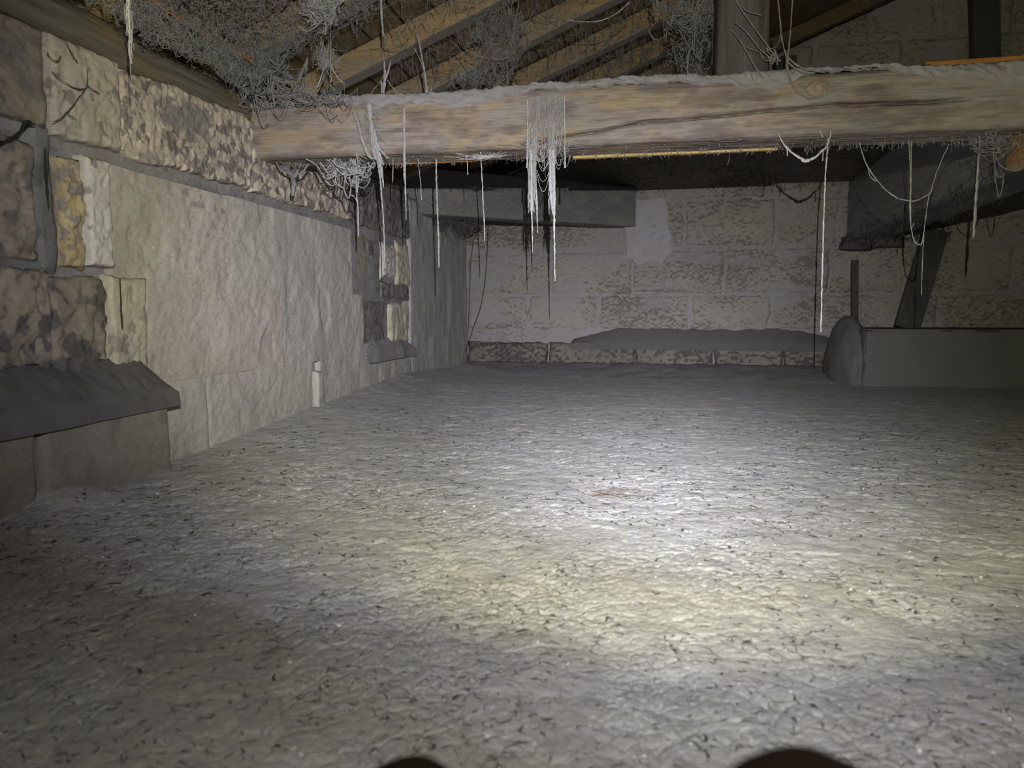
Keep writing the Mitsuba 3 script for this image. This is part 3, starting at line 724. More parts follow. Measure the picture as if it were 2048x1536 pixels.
TH = [
    ('longest single dust thread, hanging from the right part of the main beam', [(0.662, 3.200, 1.261), (0.662, 3.200, 1.217), (0.657, 3.200, 1.053), (0.659, 3.200, 0.760), (0.663, 3.200, 0.472)], 3),
    ('faint single dust thread hanging left of centre, in front of the diagonal timber', [(-0.964, 3.300, 1.233), (-0.963, 3.300, 1.141), (-0.960, 3.300, 1.010), (-0.956, 3.300, 0.877), (-0.955, 3.300, 0.754)], 4),
    ('fine straight dust thread hanging under the beam, left of the big web curtain', [(-0.726, 3.150, 1.222), (-0.724, 3.150, 1.195), (-0.718, 3.150, 1.067), (-0.712, 3.150, 0.942), (-0.710, 3.150, 0.854)], 2.6),
    ('short double dust thread hanging under the beam between two long threads', [(-1.032, 3.250, 1.226), (-1.028, 3.250, 1.187), (-1.022, 3.250, 1.124), (-1.018, 3.250, 1.048)], 2),
    ('long dust thread hanging straight from the dust layer near the left curtain', [(-1.045, 3.105, 1.407), (-1.046, 3.105, 1.297), (-1.046, 3.105, 1.173), (-1.043, 3.105, 1.069), (-1.042, 3.105, 0.944)], [7, 6, 7, 4, 2]),
    ('thread hanging by the looped web left under the beam, reaching the wall stones', [(-1.303, 3.200, 1.226), (-1.302, 3.200, 1.189), (-1.301, 3.200, 1.092), (-1.296, 3.200, 0.983), (-1.296, 3.200, 0.891)], [2, 2, 5, 4, 3]),
    ('thick tapering dust thread hanging at the right edge under the beam', [(1.242, 3.300, 1.247), (1.243, 3.300, 1.186), (1.243, 3.300, 1.090), (1.242, 3.300, 0.974), (1.241, 3.300, 0.846)], [2, 3, 5, 6, 5]),
    ('short dust thread hanging from the beam edge left of the fine straight one', [(-0.824, 3.300, 1.254), (-0.822, 3.300, 1.219), (-0.820, 3.300, 1.159)], 2),
    ('short frayed dust thread hanging under the beam near the orange wood strip', [(-1.148, 3.250, 1.230), (-1.148, 3.250, 1.204), (-1.151, 3.250, 1.128)], 2),
]
for lab, p, w in TH: web('dust_thread', drape(p, w), lab, 'm_webwhite' if 'longest' in lab or 'fine' in lab else 'm_web', 'cobweb thread', group='dust threads under the main beam')

# big curtain in the middle of the beam: a veil, two clotted tails, thin loops
def curtain(lab, m, veil, tails, loops):
    key = numbered('web_curtain')
    labels[key] = {'label': lab, 'category': 'cobweb', 'group': 'web curtains draped over the main beam', 'kind': 'thing'}
    obj('veil', veil.mesh(), m, key)
    for t in tails: obj('tail', t.mesh(), m, key)
    if loops is not None: obj('loops', loops.mesh(), m, key)


vl = Strands(); g = np.random.default_rng(71)
top, bot = [(-0.512, 3.100, 1.421), (-0.369, 3.100, 1.431)], [(-0.511, 3.100, 1.153), (-0.368, 3.100, 1.164)]
for i in range(95):
    t = g.random(); p = np.array(top[0]) * (1 - t) + np.array(top[1]) * t
    l = g.uniform(.10, .30) * (1.0 if g.random() < .7 else .5) * (1.15 - .5 * abs(t - .45)); q = p + [g.normal(0, .006), g.normal(0, .006) - .004, -l]
    vl.add([p, (p + q) / 2 + [g.normal(0, .004), 0, 0], q], g.uniform(.4, .9) * R1, sides=3, sub=14, jit=.0012)
for p, w in (([(-0.517, 3.090, 1.409), (-0.516, 3.090, 1.330), (-0.518, 3.090, 1.231), (-0.518, 3.090, 1.140)], [2, 2, 2, 4]), ([(-0.366, 3.090, 1.421), (-0.366, 3.090, 1.362), (-0.363, 3.090, 1.225), (-0.362, 3.090, 1.134)], [2, 2, 2, 4])): drape(p, w, st=vl)
tails = []
for a, b, n, more in ([(-0.510, 3.090, 1.211), (-0.476, 3.090, 0.950)] + [36, (([(-0.502, 3.090, 1.211), (-0.499, 3.090, 1.011), (-0.497, 3.090, 0.930), (-0.494, 3.090, 0.798)], [4, 5, 3, 1.6]), ([(-0.479, 3.090, 1.050), (-0.476, 3.090, 0.970), (-0.474, 3.090, 0.877)], [3, 3, 1.4]))],
                      [(-0.428, 3.090, 1.228), (-0.398, 3.090, 0.948)] + [24, (([(-0.411, 3.090, 1.207), (-0.406, 3.090, 1.008), (-0.404, 3.090, 0.868), (-0.400, 3.090, 0.681)], [6, 6, 3, 1.6]), ([(-0.424, 3.090, 1.208), (-0.421, 3.090, 1.069), (-0.410, 3.090, 0.948)], [5, 6, 2]))]):
    tl = Strands()
    for i in range(n):
        x = g.uniform(a[0], b[0]); z0 = a[2] + g.uniform(0, .12); z1 = b[2] + g.uniform(0, .14) * (1 if i % 3 else .3)
        tl.add([(x, a[1], z0), (x + g.normal(0, .003), a[1] + g.normal(0, .004), (z0 + z1) / 2), (x + g.normal(0, .004), a[1], z1)], g.uniform(.6, 1.5) * R1, sides=3, sub=16, jit=.0014)
    for p, w in more: drape(p, w, st=tl)
    tails.append(tl)
lp = Strands()
for a, b, d in (([(-0.477, 3.090, 1.130), (-0.423, 3.090, 1.138)] + [.05]), ([(-0.475, 3.090, 1.110), (-0.427, 3.090, 1.105)] + [.065]), ([(-0.481, 3.090, 1.190), (-0.424, 3.090, 1.172)] + [.045]), ([(-0.469, 3.090, 1.150), (-0.432, 3.090, 1.164)] + [.03]), ([(-0.399, 3.090, 1.177), (-0.379, 3.090, 1.170)] + [.03]), ([(-0.485, 3.090, 1.210), (-0.428, 3.090, 1.216)] + [.05]), ([(-0.502, 3.090, 1.211), (-0.444, 3.090, 1.198)] + [.035])):
    lp.sag(a, b, .9 * R1, d, 16, sides=4)
for i in range(40):
    x0 = g.uniform(top[0][0], top[1][0]); z = g.uniform(bot[0][2] + .02, top[0][2] - .10); lp.sag((x0, 3.10, z), (x0 + g.uniform(-.05, .05), 3.10, z + g.normal(0, .02)), .6 * R1, g.uniform(.01, .05), 10, sides=3)
curtain('big white web curtain draped over the middle of the main beam with two long tails', 'm_webwhite', vl, tails, lp)

vl, t1, t2 = Strands(), Strands(), Strands()
for p, w in (([(-1.200, 3.100, 1.430), (-1.192, 3.100, 1.364), (-1.184, 3.100, 1.301), (-1.170, 3.100, 1.239)], [16, 12, 12, 12]), ([(-1.274, 3.100, 1.413), (-1.248, 3.100, 1.345), (-1.232, 3.100, 1.283), (-1.201, 3.100, 1.215), (-1.179, 3.100, 1.202)], [2, 4, 6, 6, 3]), ([(-1.178, 3.100, 1.291), (-1.141, 3.100, 1.227), (-1.112, 3.100, 1.203)], [6, 5, 2]), ([(-1.194, 3.100, 1.364), (-1.187, 3.100, 1.260), (-1.166, 3.100, 1.197)], [6, 8, 6]), ([(-1.253, 3.100, 1.424), (-1.235, 3.100, 1.345)], [1.5, 1])): drape(p, w, st=vl)
for i in range(40):
    t = g.random(); a = np.array([(-1.204, 3.100, 1.430)][0]) * (1 - t) + np.array([(-1.165, 3.100, 1.239)][0]) * t; vl.add([a + [g.normal(0, .014), 0, 0], a + [g.normal(.01, .02), 0, -g.uniform(.03, .10)]], .7 * R1, sides=3, sub=8, jit=.001)
drape([(-1.174, 3.100, 1.247), (-1.161, 3.100, 1.218), (-1.153, 3.100, 1.176), (-1.143, 3.100, 1.124), (-1.137, 3.100, 1.080)], [12, 11, 10, 6, 2], st=t1); drape([(-1.177, 3.100, 1.322), (-1.161, 3.100, 1.238), (-1.135, 3.100, 1.175)], [8, 9, 4], st=t1)
drape([(-1.169, 3.100, 1.280), (-1.159, 3.100, 1.197), (-1.154, 3.100, 1.134), (-1.146, 3.100, 1.030), (-1.140, 3.100, 0.904), (-1.139, 3.100, 0.777)], [6, 9, 5, 3, 2.4, 2], st=t2)
curtain('grey web curtain with two thick tails on the left part of the main beam', 'm_web', vl, [t1, t2], None)

# nets and loops under the left end of the beam
st = Strands()
for p, w in (([(-1.669, 3.180, 1.222), (-1.649, 3.180, 1.187), (-1.610, 3.180, 1.170), (-1.594, 3.180, 1.159)], [3, 5, 6, 8]), ([(-1.552, 3.180, 1.214), (-1.562, 3.180, 1.184), (-1.582, 3.180, 1.158), (-1.592, 3.180, 1.137)], [3, 4, 8, 12]), ([(-1.521, 3.180, 1.204), (-1.543, 3.180, 1.177), (-1.572, 3.180, 1.164)], [5, 4, 6]), ([(-1.609, 3.200, 1.167), (-1.600, 3.200, 1.134), (-1.603, 3.200, 1.101), (-1.607, 3.200, 1.074)], [12, 14, 12, 7]), ([(-1.616, 3.200, 1.178), (-1.602, 3.200, 1.149), (-1.593, 3.200, 1.118)], [6, 8, 9])): drape(p, w, st=st)
st.net(lambda a, b: np.stack([a, 0 * a + 3.22, b], -1), [(q[0], q[2]) for q in [(-1.692, 3.220, 1.235), (-1.540, 3.220, 1.230), (-1.565, 3.220, 1.180), (-1.607, 3.220, 1.166), (-1.655, 3.220, 1.183)]], 60, (.0007, .0016), .7, .008)
web('funnel_web', st, 'funnel-shaped dusty web under the left end of the main beam, beside the wall', 'm_webdim')
st = Strands()
st.net(lambda a, b: np.stack([a, 0 * a + 3.22, b], -1), [(q[0], q[2]) for q in [(-1.480, 3.220, 1.228), (-1.232, 3.220, 1.223), (-1.256, 3.220, 1.159), (-1.339, 3.220, 1.135), (-1.433, 3.220, 1.176)]], 150, (.0007, .0022), .6, .02, .5, 6)
for p, w in (([(-1.518, 3.160, 1.226), (-1.471, 3.160, 1.199), (-1.442, 3.160, 1.159), (-1.419, 3.160, 1.137), (-1.388, 3.160, 1.148), (-1.378, 3.160, 1.174)], 3), ([(-1.417, 3.160, 1.218), (-1.387, 3.160, 1.185), (-1.379, 3.160, 1.148), (-1.384, 3.160, 1.120), (-1.396, 3.160, 1.106), (-1.431, 3.160, 1.133)], 3), ([(-1.378, 3.160, 1.182), (-1.337, 3.160, 1.151), (-1.295, 3.160, 1.154), (-1.267, 3.160, 1.159)], 4), ([(-1.332, 3.160, 1.147), (-1.343, 3.160, 1.098), (-1.339, 3.160, 1.076), (-1.323, 3.160, 1.050), (-1.315, 3.160, 1.069), (-1.310, 3.160, 1.107), (-1.323, 3.160, 1.140)], 2.6), ([(-1.384, 3.160, 1.135), (-1.366, 3.160, 1.105), (-1.343, 3.160, 1.098)], 3),
             ([(-1.263, 3.160, 1.166), (-1.245, 3.160, 1.135), (-1.212, 3.160, 1.158)], 2), ([(-1.316, 3.160, 1.065), (-1.288, 3.160, 1.047), (-1.280, 3.160, 0.999)], 2.5), ([(-1.452, 3.160, 1.209), (-1.434, 3.160, 1.186), (-1.425, 3.160, 1.171)], 4), ([(-1.396, 3.160, 1.217), (-1.378, 3.160, 1.195), (-1.336, 3.160, 1.177)], 4), ([(-1.273, 3.160, 1.123), (-1.278, 3.160, 1.102), (-1.281, 3.160, 1.074)], 4)): drape(p, w, st=st)
web('loop_web', st, 'looped net of dusty webs hanging under the beam left of the orange wood strip', 'm_web')

# garlands on the right
st = Strands()
for p, w in (([(0.463, 3.120, 1.243), (0.481, 3.120, 1.205), (0.512, 3.120, 1.170), (0.546, 3.120, 1.146), (0.568, 3.120, 1.134), (0.593, 3.120, 1.142), (0.621, 3.120, 1.166), (0.644, 3.120, 1.191), (0.655, 3.120, 1.243)], [2, 3, 4, 6, 8, 6, 4, 4, 2]), ([(0.496, 3.120, 1.193), (0.499, 3.120, 1.155)], 2), ([(0.629, 3.120, 1.169), (0.628, 3.120, 1.132)], 2), ([(0.615, 3.120, 1.244), (0.625, 3.120, 1.220)], 2)): drape(p, w, st=st)
web('web_garland', st, 'thick white garland of dusty web sagging under the beam beside the longest thread', 'm_webwhite')
st = Strands()
for p, w in (([(0.804, 3.300, 1.231), (0.830, 3.300, 1.151), (0.871, 3.300, 1.087), (0.914, 3.300, 1.038), (0.964, 3.300, 1.005), (1.013, 3.300, 0.996), (1.053, 3.300, 1.011), (1.077, 3.300, 1.030)], 2.6), ([(0.839, 3.300, 1.133), (0.852, 3.300, 1.093), (0.878, 3.300, 1.079)], 2), ([(1.077, 3.300, 1.030), (1.092, 3.300, 1.095), (1.111, 3.300, 1.153), (1.134, 3.300, 1.214)], 2)): drape(p, w, st=st)
web('web_garland', st, 'wide thin web garland sagging under the right part of the beam', 'm_web')
st = Strands()
for p, w in (([(0.987, 3.300, 1.231), (0.998, 3.300, 1.079), (1.004, 3.300, 0.941), (1.015, 3.300, 0.870), (1.031, 3.300, 0.830), (1.050, 3.300, 0.822), (1.058, 3.300, 0.861), (1.063, 3.300, 0.940), (1.071, 3.300, 1.018), (1.081, 3.300, 1.037)], 2.2), ([(0.996, 3.300, 1.231), (1.002, 3.300, 1.059), (1.007, 3.300, 0.921)], 2.2), ([(1.060, 3.300, 0.861), (1.059, 3.300, 0.762), (1.062, 3.300, 0.622)], 1.6), ([(1.006, 3.300, 0.941), (1.012, 3.300, 0.892), (1.020, 3.300, 0.911)], 2)): drape(p, w, st=st)
web('looped_thread', st, 'pair of long threads joining in a narrow loop, right of the wide thin garland', 'm_web', 'cobweb thread')
st = Strands()
for p, w in (([(1.183, 3.220, 1.206), (1.207, 3.220, 1.178), (1.234, 3.220, 1.164), (1.260, 3.220, 1.165)], 3), ([(1.259, 3.220, 1.217), (1.266, 3.220, 1.150), (1.277, 3.220, 1.084), (1.284, 3.220, 1.071), (1.299, 3.220, 1.067), (1.305, 3.220, 1.082)], 2.4), ([(1.273, 3.220, 1.085), (1.284, 3.220, 1.019), (1.292, 3.220, 0.990), (1.301, 3.220, 1.018), (1.304, 3.220, 1.063)], 2), ([(1.278, 3.220, 1.215), (1.284, 3.220, 1.168), (1.296, 3.220, 1.149)], 2), ([(1.270, 3.220, 1.150), (1.289, 3.220, 1.112), (1.325, 3.220, 1.092), (1.351, 3.220, 1.088), (1.371, 3.220, 1.102)], 3)): drape(p, w, st=st)
st.net(lambda a, b: np.stack([a, 0 * a + 3.16, b], -1), [(q[0], q[2]) for q in [(1.157, 3.160, 1.204), (1.327, 3.160, 1.208), (1.312, 3.160, 1.173), (1.255, 3.160, 1.124), (1.237, 3.160, 1.157)]], 70, (.0006, .0014), .5, .02)
web('loop_web', st, 'dusty web with small loops round the brown timber stub at the right edge', 'm_webdim')

# fringe along the lower edge of the beam
st = Strands()
for i in range(520):
    x = g.uniform(-1.5, 1.5); y = 3.14 + .245 * g.random() ** .3; l = g.uniform(.004, .02) * (3 if g.random() < .04 else 1)
    st.add([(x, y, 1.236), (x + g.normal(0, .003), y + g.normal(0, .003), 1.234 - l * .5), (x + g.normal(0, .005), y, 1.232 - l)], g.uniform(.5, 1.3) * R1, sides=3)
for i in range(70):
    x = g.uniform(-.95, 1.4); st.sag((x, 3.13, 1.25), (x + g.uniform(.05, .2), 3.15 + .2 * g.random(), 1.235), .5 * R1, g.uniform(.005, .02), 10, sides=3)
web('web_fringe', st, 'ragged fringe of dust hairs along the underside of the main beam', 'm_web', kind='stuff')
st = Strands()
for i in range(60):
    c = np.array([(-0.690, 3.120, 1.200)][0]); t = g.uniform(-3.3, .3); l = g.uniform(.02, .13); st.sag(c + [g.normal(0, .02), 0, g.normal(0, .004)], c + [l * math.cos(t) * (1.6 if math.cos(t) < 0 else .8), .04 * g.random(), .22 * l * math.sin(t) + .018], .6 * R1, .006, 8, sides=3)
web('web_tuft', st, 'white star-shaped web tuft on the lower edge of the beam left of the big curtain', 'm_webwhite')

# the dense mats under the eaves at the top left
RFS = lambda a, b: np.stack([a, b, roof(a) - .022], -1)
eaves = [(-1.76, 1.9), (-1.50, 1.9), (-1.18, 2.35), (-1.02, 2.75), (-1.15, 3.05), (-1.76, 3.05)]
st = Strands().net(RFS, eaves, 4600, (.0003, .0008), .62, .014, .3, 4)
web('cobweb_mat', st, 'dense grey cobweb mat under the eaves at the top left', 'm_webdim')
EV = lambda a, b: np.stack([-1.585 + 0 * a, a, b], -1)
st = Strands()
for pl, n in (([(-1.585, 2.000, 1.442), (-1.585, 2.217, 1.412), (-1.585, 2.458, 1.441), (-1.585, 2.612, 1.441), (-1.585, 2.740, 1.415), (-1.585, 2.774, 1.510), (-1.585, 2.720, 1.557), (-1.585, 2.557, 1.581), (-1.585, 2.340, 1.542), (-1.585, 2.276, 1.557)], 1500), ([(-1.585, 2.903, 1.511), (-1.585, 3.035, 1.520), (-1.585, 3.143, 1.625), (-1.585, 3.057, 1.670), (-1.585, 2.836, 1.662), (-1.585, 2.625, 1.649), (-1.585, 2.574, 1.595), (-1.585, 2.757, 1.579)], 600)):
    st.net(EV, [(q[1], q[2]) for q in pl], n, (.0003, .0009), .62, .012, .3, 4)
web('cobweb_mat', st, 'torn grey cobweb mat along the wall plate, hiding the copper pipe', 'm_webdim')
st = Strands()
st.net(lambda a, b: np.stack([a, 3.02 + .10 * np.sin(a * 9), b], -1), [(q[0], q[2]) for q in [(-1.763, 3.050, 1.565), (-1.618, 3.050, 1.598), (-1.438, 3.050, 1.506), (-1.283, 3.050, 1.477), (-1.284, 3.050, 1.433), (-1.486, 3.050, 1.439), (-1.669, 3.050, 1.450), (-1.728, 3.050, 1.480)]], 260, (.0008, .0020), .55, .035, .4, 5)
for p, w in (([(-1.808, 2.980, 1.577), (-1.759, 2.980, 1.527), (-1.724, 2.980, 1.481), (-1.707, 2.980, 1.450), (-1.699, 2.980, 1.429)], [5, 5, 6, 6, 9]), ([(-1.662, 2.980, 1.518), (-1.679, 2.980, 1.483), (-1.698, 2.980, 1.449)], [3, 4, 6]), ([(-1.626, 2.980, 1.556), (-1.661, 2.980, 1.522), (-1.701, 2.980, 1.510), (-1.713, 2.980, 1.541)], 3), ([(-1.595, 2.980, 1.538), (-1.539, 2.980, 1.487), (-1.473, 2.980, 1.436), (-1.407, 2.980, 1.412)], [4, 5, 6, 4]), ([(-1.571, 2.980, 1.533), (-1.550, 2.980, 1.482), (-1.558, 2.980, 1.452)], 3), ([(-1.742, 2.980, 1.512), (-1.720, 2.980, 1.471), (-1.703, 2.980, 1.439)], 5)): drape(p, w, st=st)
web('cobweb_tangle', st, 'open tangle of thick webs above the left end of the main beam', 'm_webdim')
st = Strands()
st.net(lambda a, b: np.stack([a, 2.75 + .0 * a, b], -1), [(q[0], q[2]) for q in [(-1.305, 2.750, 1.722), (-1.205, 2.750, 1.714), (-1.213, 2.750, 1.683), (-1.250, 2.750, 1.667), (-1.280, 2.750, 1.680)]], 200, (.0006, .0016), .8, .03, .2, 4)
for i in range(60):
    c = np.array([(-1.249, 2.750, 1.707)][0]); x = c[0] + g.normal(0, .03); st.add([(x, 2.75 + g.normal(0, .02), c[2] + .04), (x + g.normal(0, .003), 2.75, c[2] - g.uniform(.0, .05))], .8 * R1, sides=3, sub=6, jit=.001)
for p, w in (([(-1.300, 2.750, 1.682), (-1.274, 2.750, 1.647), (-1.250, 2.750, 1.642), (-1.226, 2.750, 1.662)], 2), ([(-1.210, 2.750, 1.670), (-1.211, 2.750, 1.553), (-1.212, 2.750, 1.416)], 1.4), ([(-1.332, 2.750, 1.630), (-1.302, 2.750, 1.609), (-1.261, 2.750, 1.628), (-1.230, 2.750, 1.659)], 2)): drape(p, w, st=st)
web('web_clump', st, 'pale hanging web clump at the top edge, right of the eaves mat', 'm_web')
st = Strands()
c = np.array([(-1.297, 2.900, 1.559)][0])
for i in range(210):
    t = g.uniform(0, 2 * math.pi); l = g.uniform(.01, .06) * (1.6 if g.random() < .15 else 1); st.sag(c + g.normal(0, .022, 3), c + [l * math.cos(t), g.normal(0, .03), l * math.sin(t) * 1.1], g.uniform(.25, .6) * R1, .004, 6, sides=3)
for p, w in (([(-1.320, 2.900, 1.645), (-1.304, 2.900, 1.600), (-1.293, 2.900, 1.559)], 2), ([(-1.291, 2.900, 1.555), (-1.313, 2.900, 1.504), (-1.336, 2.900, 1.446)], 3), ([(-1.276, 2.900, 1.531), (-1.256, 2.900, 1.491), (-1.229, 2.900, 1.461)], 3)): drape(p, w, st=st)
web('web_star', st, 'bushy star-shaped web in front of the first clear rafter, left above the beam', 'm_web')

# webs between the rafters
def bay(y, x0, x1, n, seed, lab, m='m_webdim', low=.16, netn=160):
    g = np.random.default_rng(seed); st = Strands()
    st.net(lambda a, b: np.stack([a, y + b, roof(a) - .015 + .06 * (b - .25) ** 2], -1), [(x0, .02), (x1, .02), (x1, .5), (x0, .5)], netn, (.0004, .0009), .5, .03, .6, 5)
    for i in range(n):
        x = g.uniform(x0, x1); yy = y + g.uniform(-.03, .10); z = roof(x); l = g.uniform(.03, low)
        st.add([(x, yy, z), (x + g.normal(0, .004), yy, z - l / 2), (x + g.normal(0, .006), yy, z - l)], g.uniform(.5, 1.6) * R1 * np.array([.7, 1.2, .5]), sides=3, sub=8, jit=.001)
    for i in range(n // 3):
        x = g.uniform(x0, x1); z = roof(x); d = g.uniform(.05, .25); st.sag((x, y, z), (x + d, y + g.uniform(0, .5), roof(x + d)), .8 * R1, g.uniform(.02, .09), 12, sides=3)
    web('rafter_web', st, lab, m)


bay(2.95, -1.25, -.45, 40, 81, 'dusty webs strung between the cobwebbed rafter and the broad first rafter')
bay(3.55, -1.30, -.10, 60, 82, 'tangled webs and threads between the first and second clear rafters', low=.14)
bay(4.15, -1.00, .20, 60, 83, 'hanging webs between the second and third clear rafters', low=.2)
bay(4.76, -.90, .22, 50, 84, 'dim webs between the third and fourth clear rafters', low=.2)
bay(5.35, -.60, .22, 30, 85, 'faint webs between the last rafters left of the post', low=.2)
st = Strands()
sheet = lambda a, b: np.stack([a, 3.42 + .15 * np.sin(5 * a + 3 * b), b], -1)
st.net(sheet, [(q[0], q[2]) for q in [(-0.907, 3.450, 1.940), (-0.623, 3.450, 1.941), (-0.600, 3.450, 1.815), (-0.669, 3.450, 1.671), (-0.738, 3.450, 1.627), (-0.867, 3.450, 1.601), (-0.926, 3.450, 1.638), (-0.796, 3.450, 1.740)]], 640, (.0004, .0009), .6, .025, .4, 5)
for p, w in (([(-0.607, 3.400, 1.925), (-0.625, 3.400, 1.820), (-0.652, 3.400, 1.672), (-0.666, 3.400, 1.656)], 2), ([(-0.854, 3.400, 1.732), (-0.785, 3.400, 1.697), (-0.693, 3.400, 1.679), (-0.657, 3.400, 1.694)], 2), ([(-0.911, 3.400, 1.764), (-0.865, 3.400, 1.717), (-0.819, 3.400, 1.639)], 2), ([(-0.661, 3.400, 1.662), (-0.659, 3.400, 1.532)], 2)): drape(p, w, st=st)
web('web_sheet', st, 'large torn web sheet hanging across the first and second rafters', 'm_webdim')
st = Strands()
for p, w in (([(-1.164, 3.200, 1.647), (-1.162, 3.200, 1.607), (-1.161, 3.200, 1.572), (-1.168, 3.200, 1.513), (-1.172, 3.200, 1.467)], [2, 5, 11, 7, 8]), ([(-1.132, 3.200, 1.637), (-1.142, 3.200, 1.600), (-1.156, 3.200, 1.565)], [2, 4, 8]), ([(-1.231, 3.200, 1.496), (-1.193, 3.200, 1.540), (-1.165, 3.200, 1.572)], 1.5), ([(-1.152, 3.200, 1.555), (-1.116, 3.200, 1.511), (-1.080, 3.200, 1.484)], 2), ([(-1.179, 3.200, 1.556), (-1.176, 3.200, 1.468)], 3)): drape(p, w, st=st)
web('web_or_shade_strand', st, 'white forked web strand standing on the beam dust at left', 'm_web', 'cobweb thread')
st = Strands()
for p, w in (([(-1.010, 3.200, 1.733), (-0.995, 3.200, 1.649), (-0.981, 3.200, 1.566), (-0.970, 3.200, 1.482), (-0.964, 3.200, 1.457)], [3, 4, 5, 6, 7]), ([(-1.028, 3.200, 1.682), (-1.006, 3.200, 1.640), (-0.989, 3.200, 1.597)], 2), ([(-0.954, 3.200, 1.510), (-0.953, 3.200, 1.456)], 2), ([(-0.977, 3.200, 1.503), (-0.973, 3.200, 1.455)], 5)): drape(p, w, st=st)
web('web_or_shade_strand', st, 'long white web strand running down from the first rafter to the beam dust', 'm_web', 'cobweb thread')
web('web_or_shade_strand', drape([(-1.063, 2.900, 1.763), (-1.062, 2.900, 1.707), (-1.059, 2.900, 1.659), (-1.058, 2.900, 1.627)], [6, 6, 4, 2]), 'short pale web strand at the top edge above the first rafter', 'm_web', 'cobweb thread')
web('web_or_shade_strand', drape([(-0.367, 3.200, 1.754), (-0.317, 3.200, 1.739), (-0.256, 3.200, 1.736), (-0.195, 3.200, 1.750), (-0.145, 3.200, 1.778), (-0.119, 3.200, 1.803)], 2), 'thin curved web strand across the second and third rafters near the top edge', 'm_web', 'cobweb thread')
web('web_or_shade_strand', drape([(-1.360, 3.200, 1.902), (-1.338, 3.200, 1.859), (-1.316, 3.200, 1.815), (-1.306, 3.200, 1.773)], [2, 3, 2, 1]), 'loose web strand dangling at the top edge over the boards', 'm_webdim', 'cobweb thread')

# the white tuft by the left wall
A0 = np.array([(-1.450, 1.940, 1.298)][0])
st = Strands()
for i in range(46):
    t = g.random(); wd = .0045 * (1 - abs(t - .45)) * min(1, (1.02 - t) * 3) + .0008
    p = A0 + [g.normal(0, wd), g.normal(0, wd), 0]; p[2] = A0[2] + .20 * (1 - t); st.add([p, p + [g.normal(0, .002), 0, -.03], p + [g.normal(0, .002), 0, -.05 * g.random() - .04]], .6 * R1, sides=3, sub=6, jit=.0006)
st.add([A0 + [0, 0, .24], A0 + [.001, 0, .12], A0 + [0, 0, .05], A0], [2.5 * R1, 4 * R1, 2 * R1, 1 * R1], sides=5, sub=40, jit=.0015)
web('web_tuft', st, 'bright white icicle-like web tuft hanging in front of the left wall at the top', 'm_webwhite')

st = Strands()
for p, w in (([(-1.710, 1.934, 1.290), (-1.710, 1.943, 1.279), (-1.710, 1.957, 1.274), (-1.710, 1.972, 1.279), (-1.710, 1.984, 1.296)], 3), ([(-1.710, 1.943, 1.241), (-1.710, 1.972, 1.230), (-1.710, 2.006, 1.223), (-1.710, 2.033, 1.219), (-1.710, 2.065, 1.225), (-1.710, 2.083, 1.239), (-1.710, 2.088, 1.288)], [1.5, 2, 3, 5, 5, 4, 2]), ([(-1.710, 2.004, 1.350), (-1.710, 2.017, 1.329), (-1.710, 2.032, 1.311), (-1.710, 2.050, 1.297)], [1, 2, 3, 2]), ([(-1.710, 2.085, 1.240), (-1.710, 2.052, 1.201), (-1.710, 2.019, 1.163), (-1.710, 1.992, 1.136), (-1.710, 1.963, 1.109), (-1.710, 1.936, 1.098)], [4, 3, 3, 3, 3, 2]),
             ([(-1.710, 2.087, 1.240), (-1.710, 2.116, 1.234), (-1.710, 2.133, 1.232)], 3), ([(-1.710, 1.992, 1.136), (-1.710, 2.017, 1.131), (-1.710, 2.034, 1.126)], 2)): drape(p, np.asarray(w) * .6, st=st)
web('web_or_shade_strand', st, 'dark strands drawn as web shadows on the carved pale block at the upper left', 'm_webdark_shade')  # web shadows on the block, modelled as dark strands
# left wall webs and their shadows, drawn together as black threads
for p, w, lab in (([(-1.700, 1.894, 1.015), (-1.700, 1.893, 0.954), (-1.700, 1.893, 0.898), (-1.700, 1.896, 0.850)], [4, 6, 5, 2], 'black strand drawn as a web and its shadow in the smeared joint at far left'), ([(-1.690, 2.161, 0.662), (-1.690, 2.161, 0.592), (-1.690, 2.160, 0.544), (-1.690, 2.162, 0.503)], [3, 3, 3, 4], 'short black strand drawn as a web and its shadow under the pale strip of stone at left'),
                  ([(-1.710, 1.753, 0.999), (-1.710, 1.786, 1.016), (-1.710, 1.821, 1.045), (-1.710, 1.848, 1.076), (-1.710, 1.874, 1.074)], [8, 8, 6, 9, 4], 'black clump drawn as a web and its shadow in the joint at the far left edge')):
    web('shade_strand', drape(p, np.array(w) * .75), lab, 'm_webshadow', 'cobweb thread')
for p, lab in (([(-1.656, 6.880, 1.226), (-1.687, 6.880, 0.950), (-1.703, 6.880, 0.578), (-1.719, 6.880, 0.249)], 'dark strand drawn as a web shadow beside the back left corner, the straighter of two'), ([(-1.518, 6.880, 1.337), (-1.538, 6.880, 0.948), (-1.587, 6.880, 0.625), (-1.670, 6.880, 0.391), (-1.729, 6.880, 0.193)], 'dark curved strand drawn as a web shadow beside the back left corner, right of the straighter one')):
    web('shade_strand', drape(p, 4.5 if 'curved' in lab else 3.5), lab, 'm_webshadow', 'cobweb thread')  # web shadows by the corner, modelled as thin dark strands
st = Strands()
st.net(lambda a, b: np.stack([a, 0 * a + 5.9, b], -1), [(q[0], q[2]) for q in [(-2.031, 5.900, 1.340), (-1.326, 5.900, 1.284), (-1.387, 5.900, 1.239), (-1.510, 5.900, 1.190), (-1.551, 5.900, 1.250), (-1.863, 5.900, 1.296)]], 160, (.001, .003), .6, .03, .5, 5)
web('web_fringe', st, 'dark ragged web fringe under the diagonal timber at the back left', 'm_webdark_shade')
st = Strands()
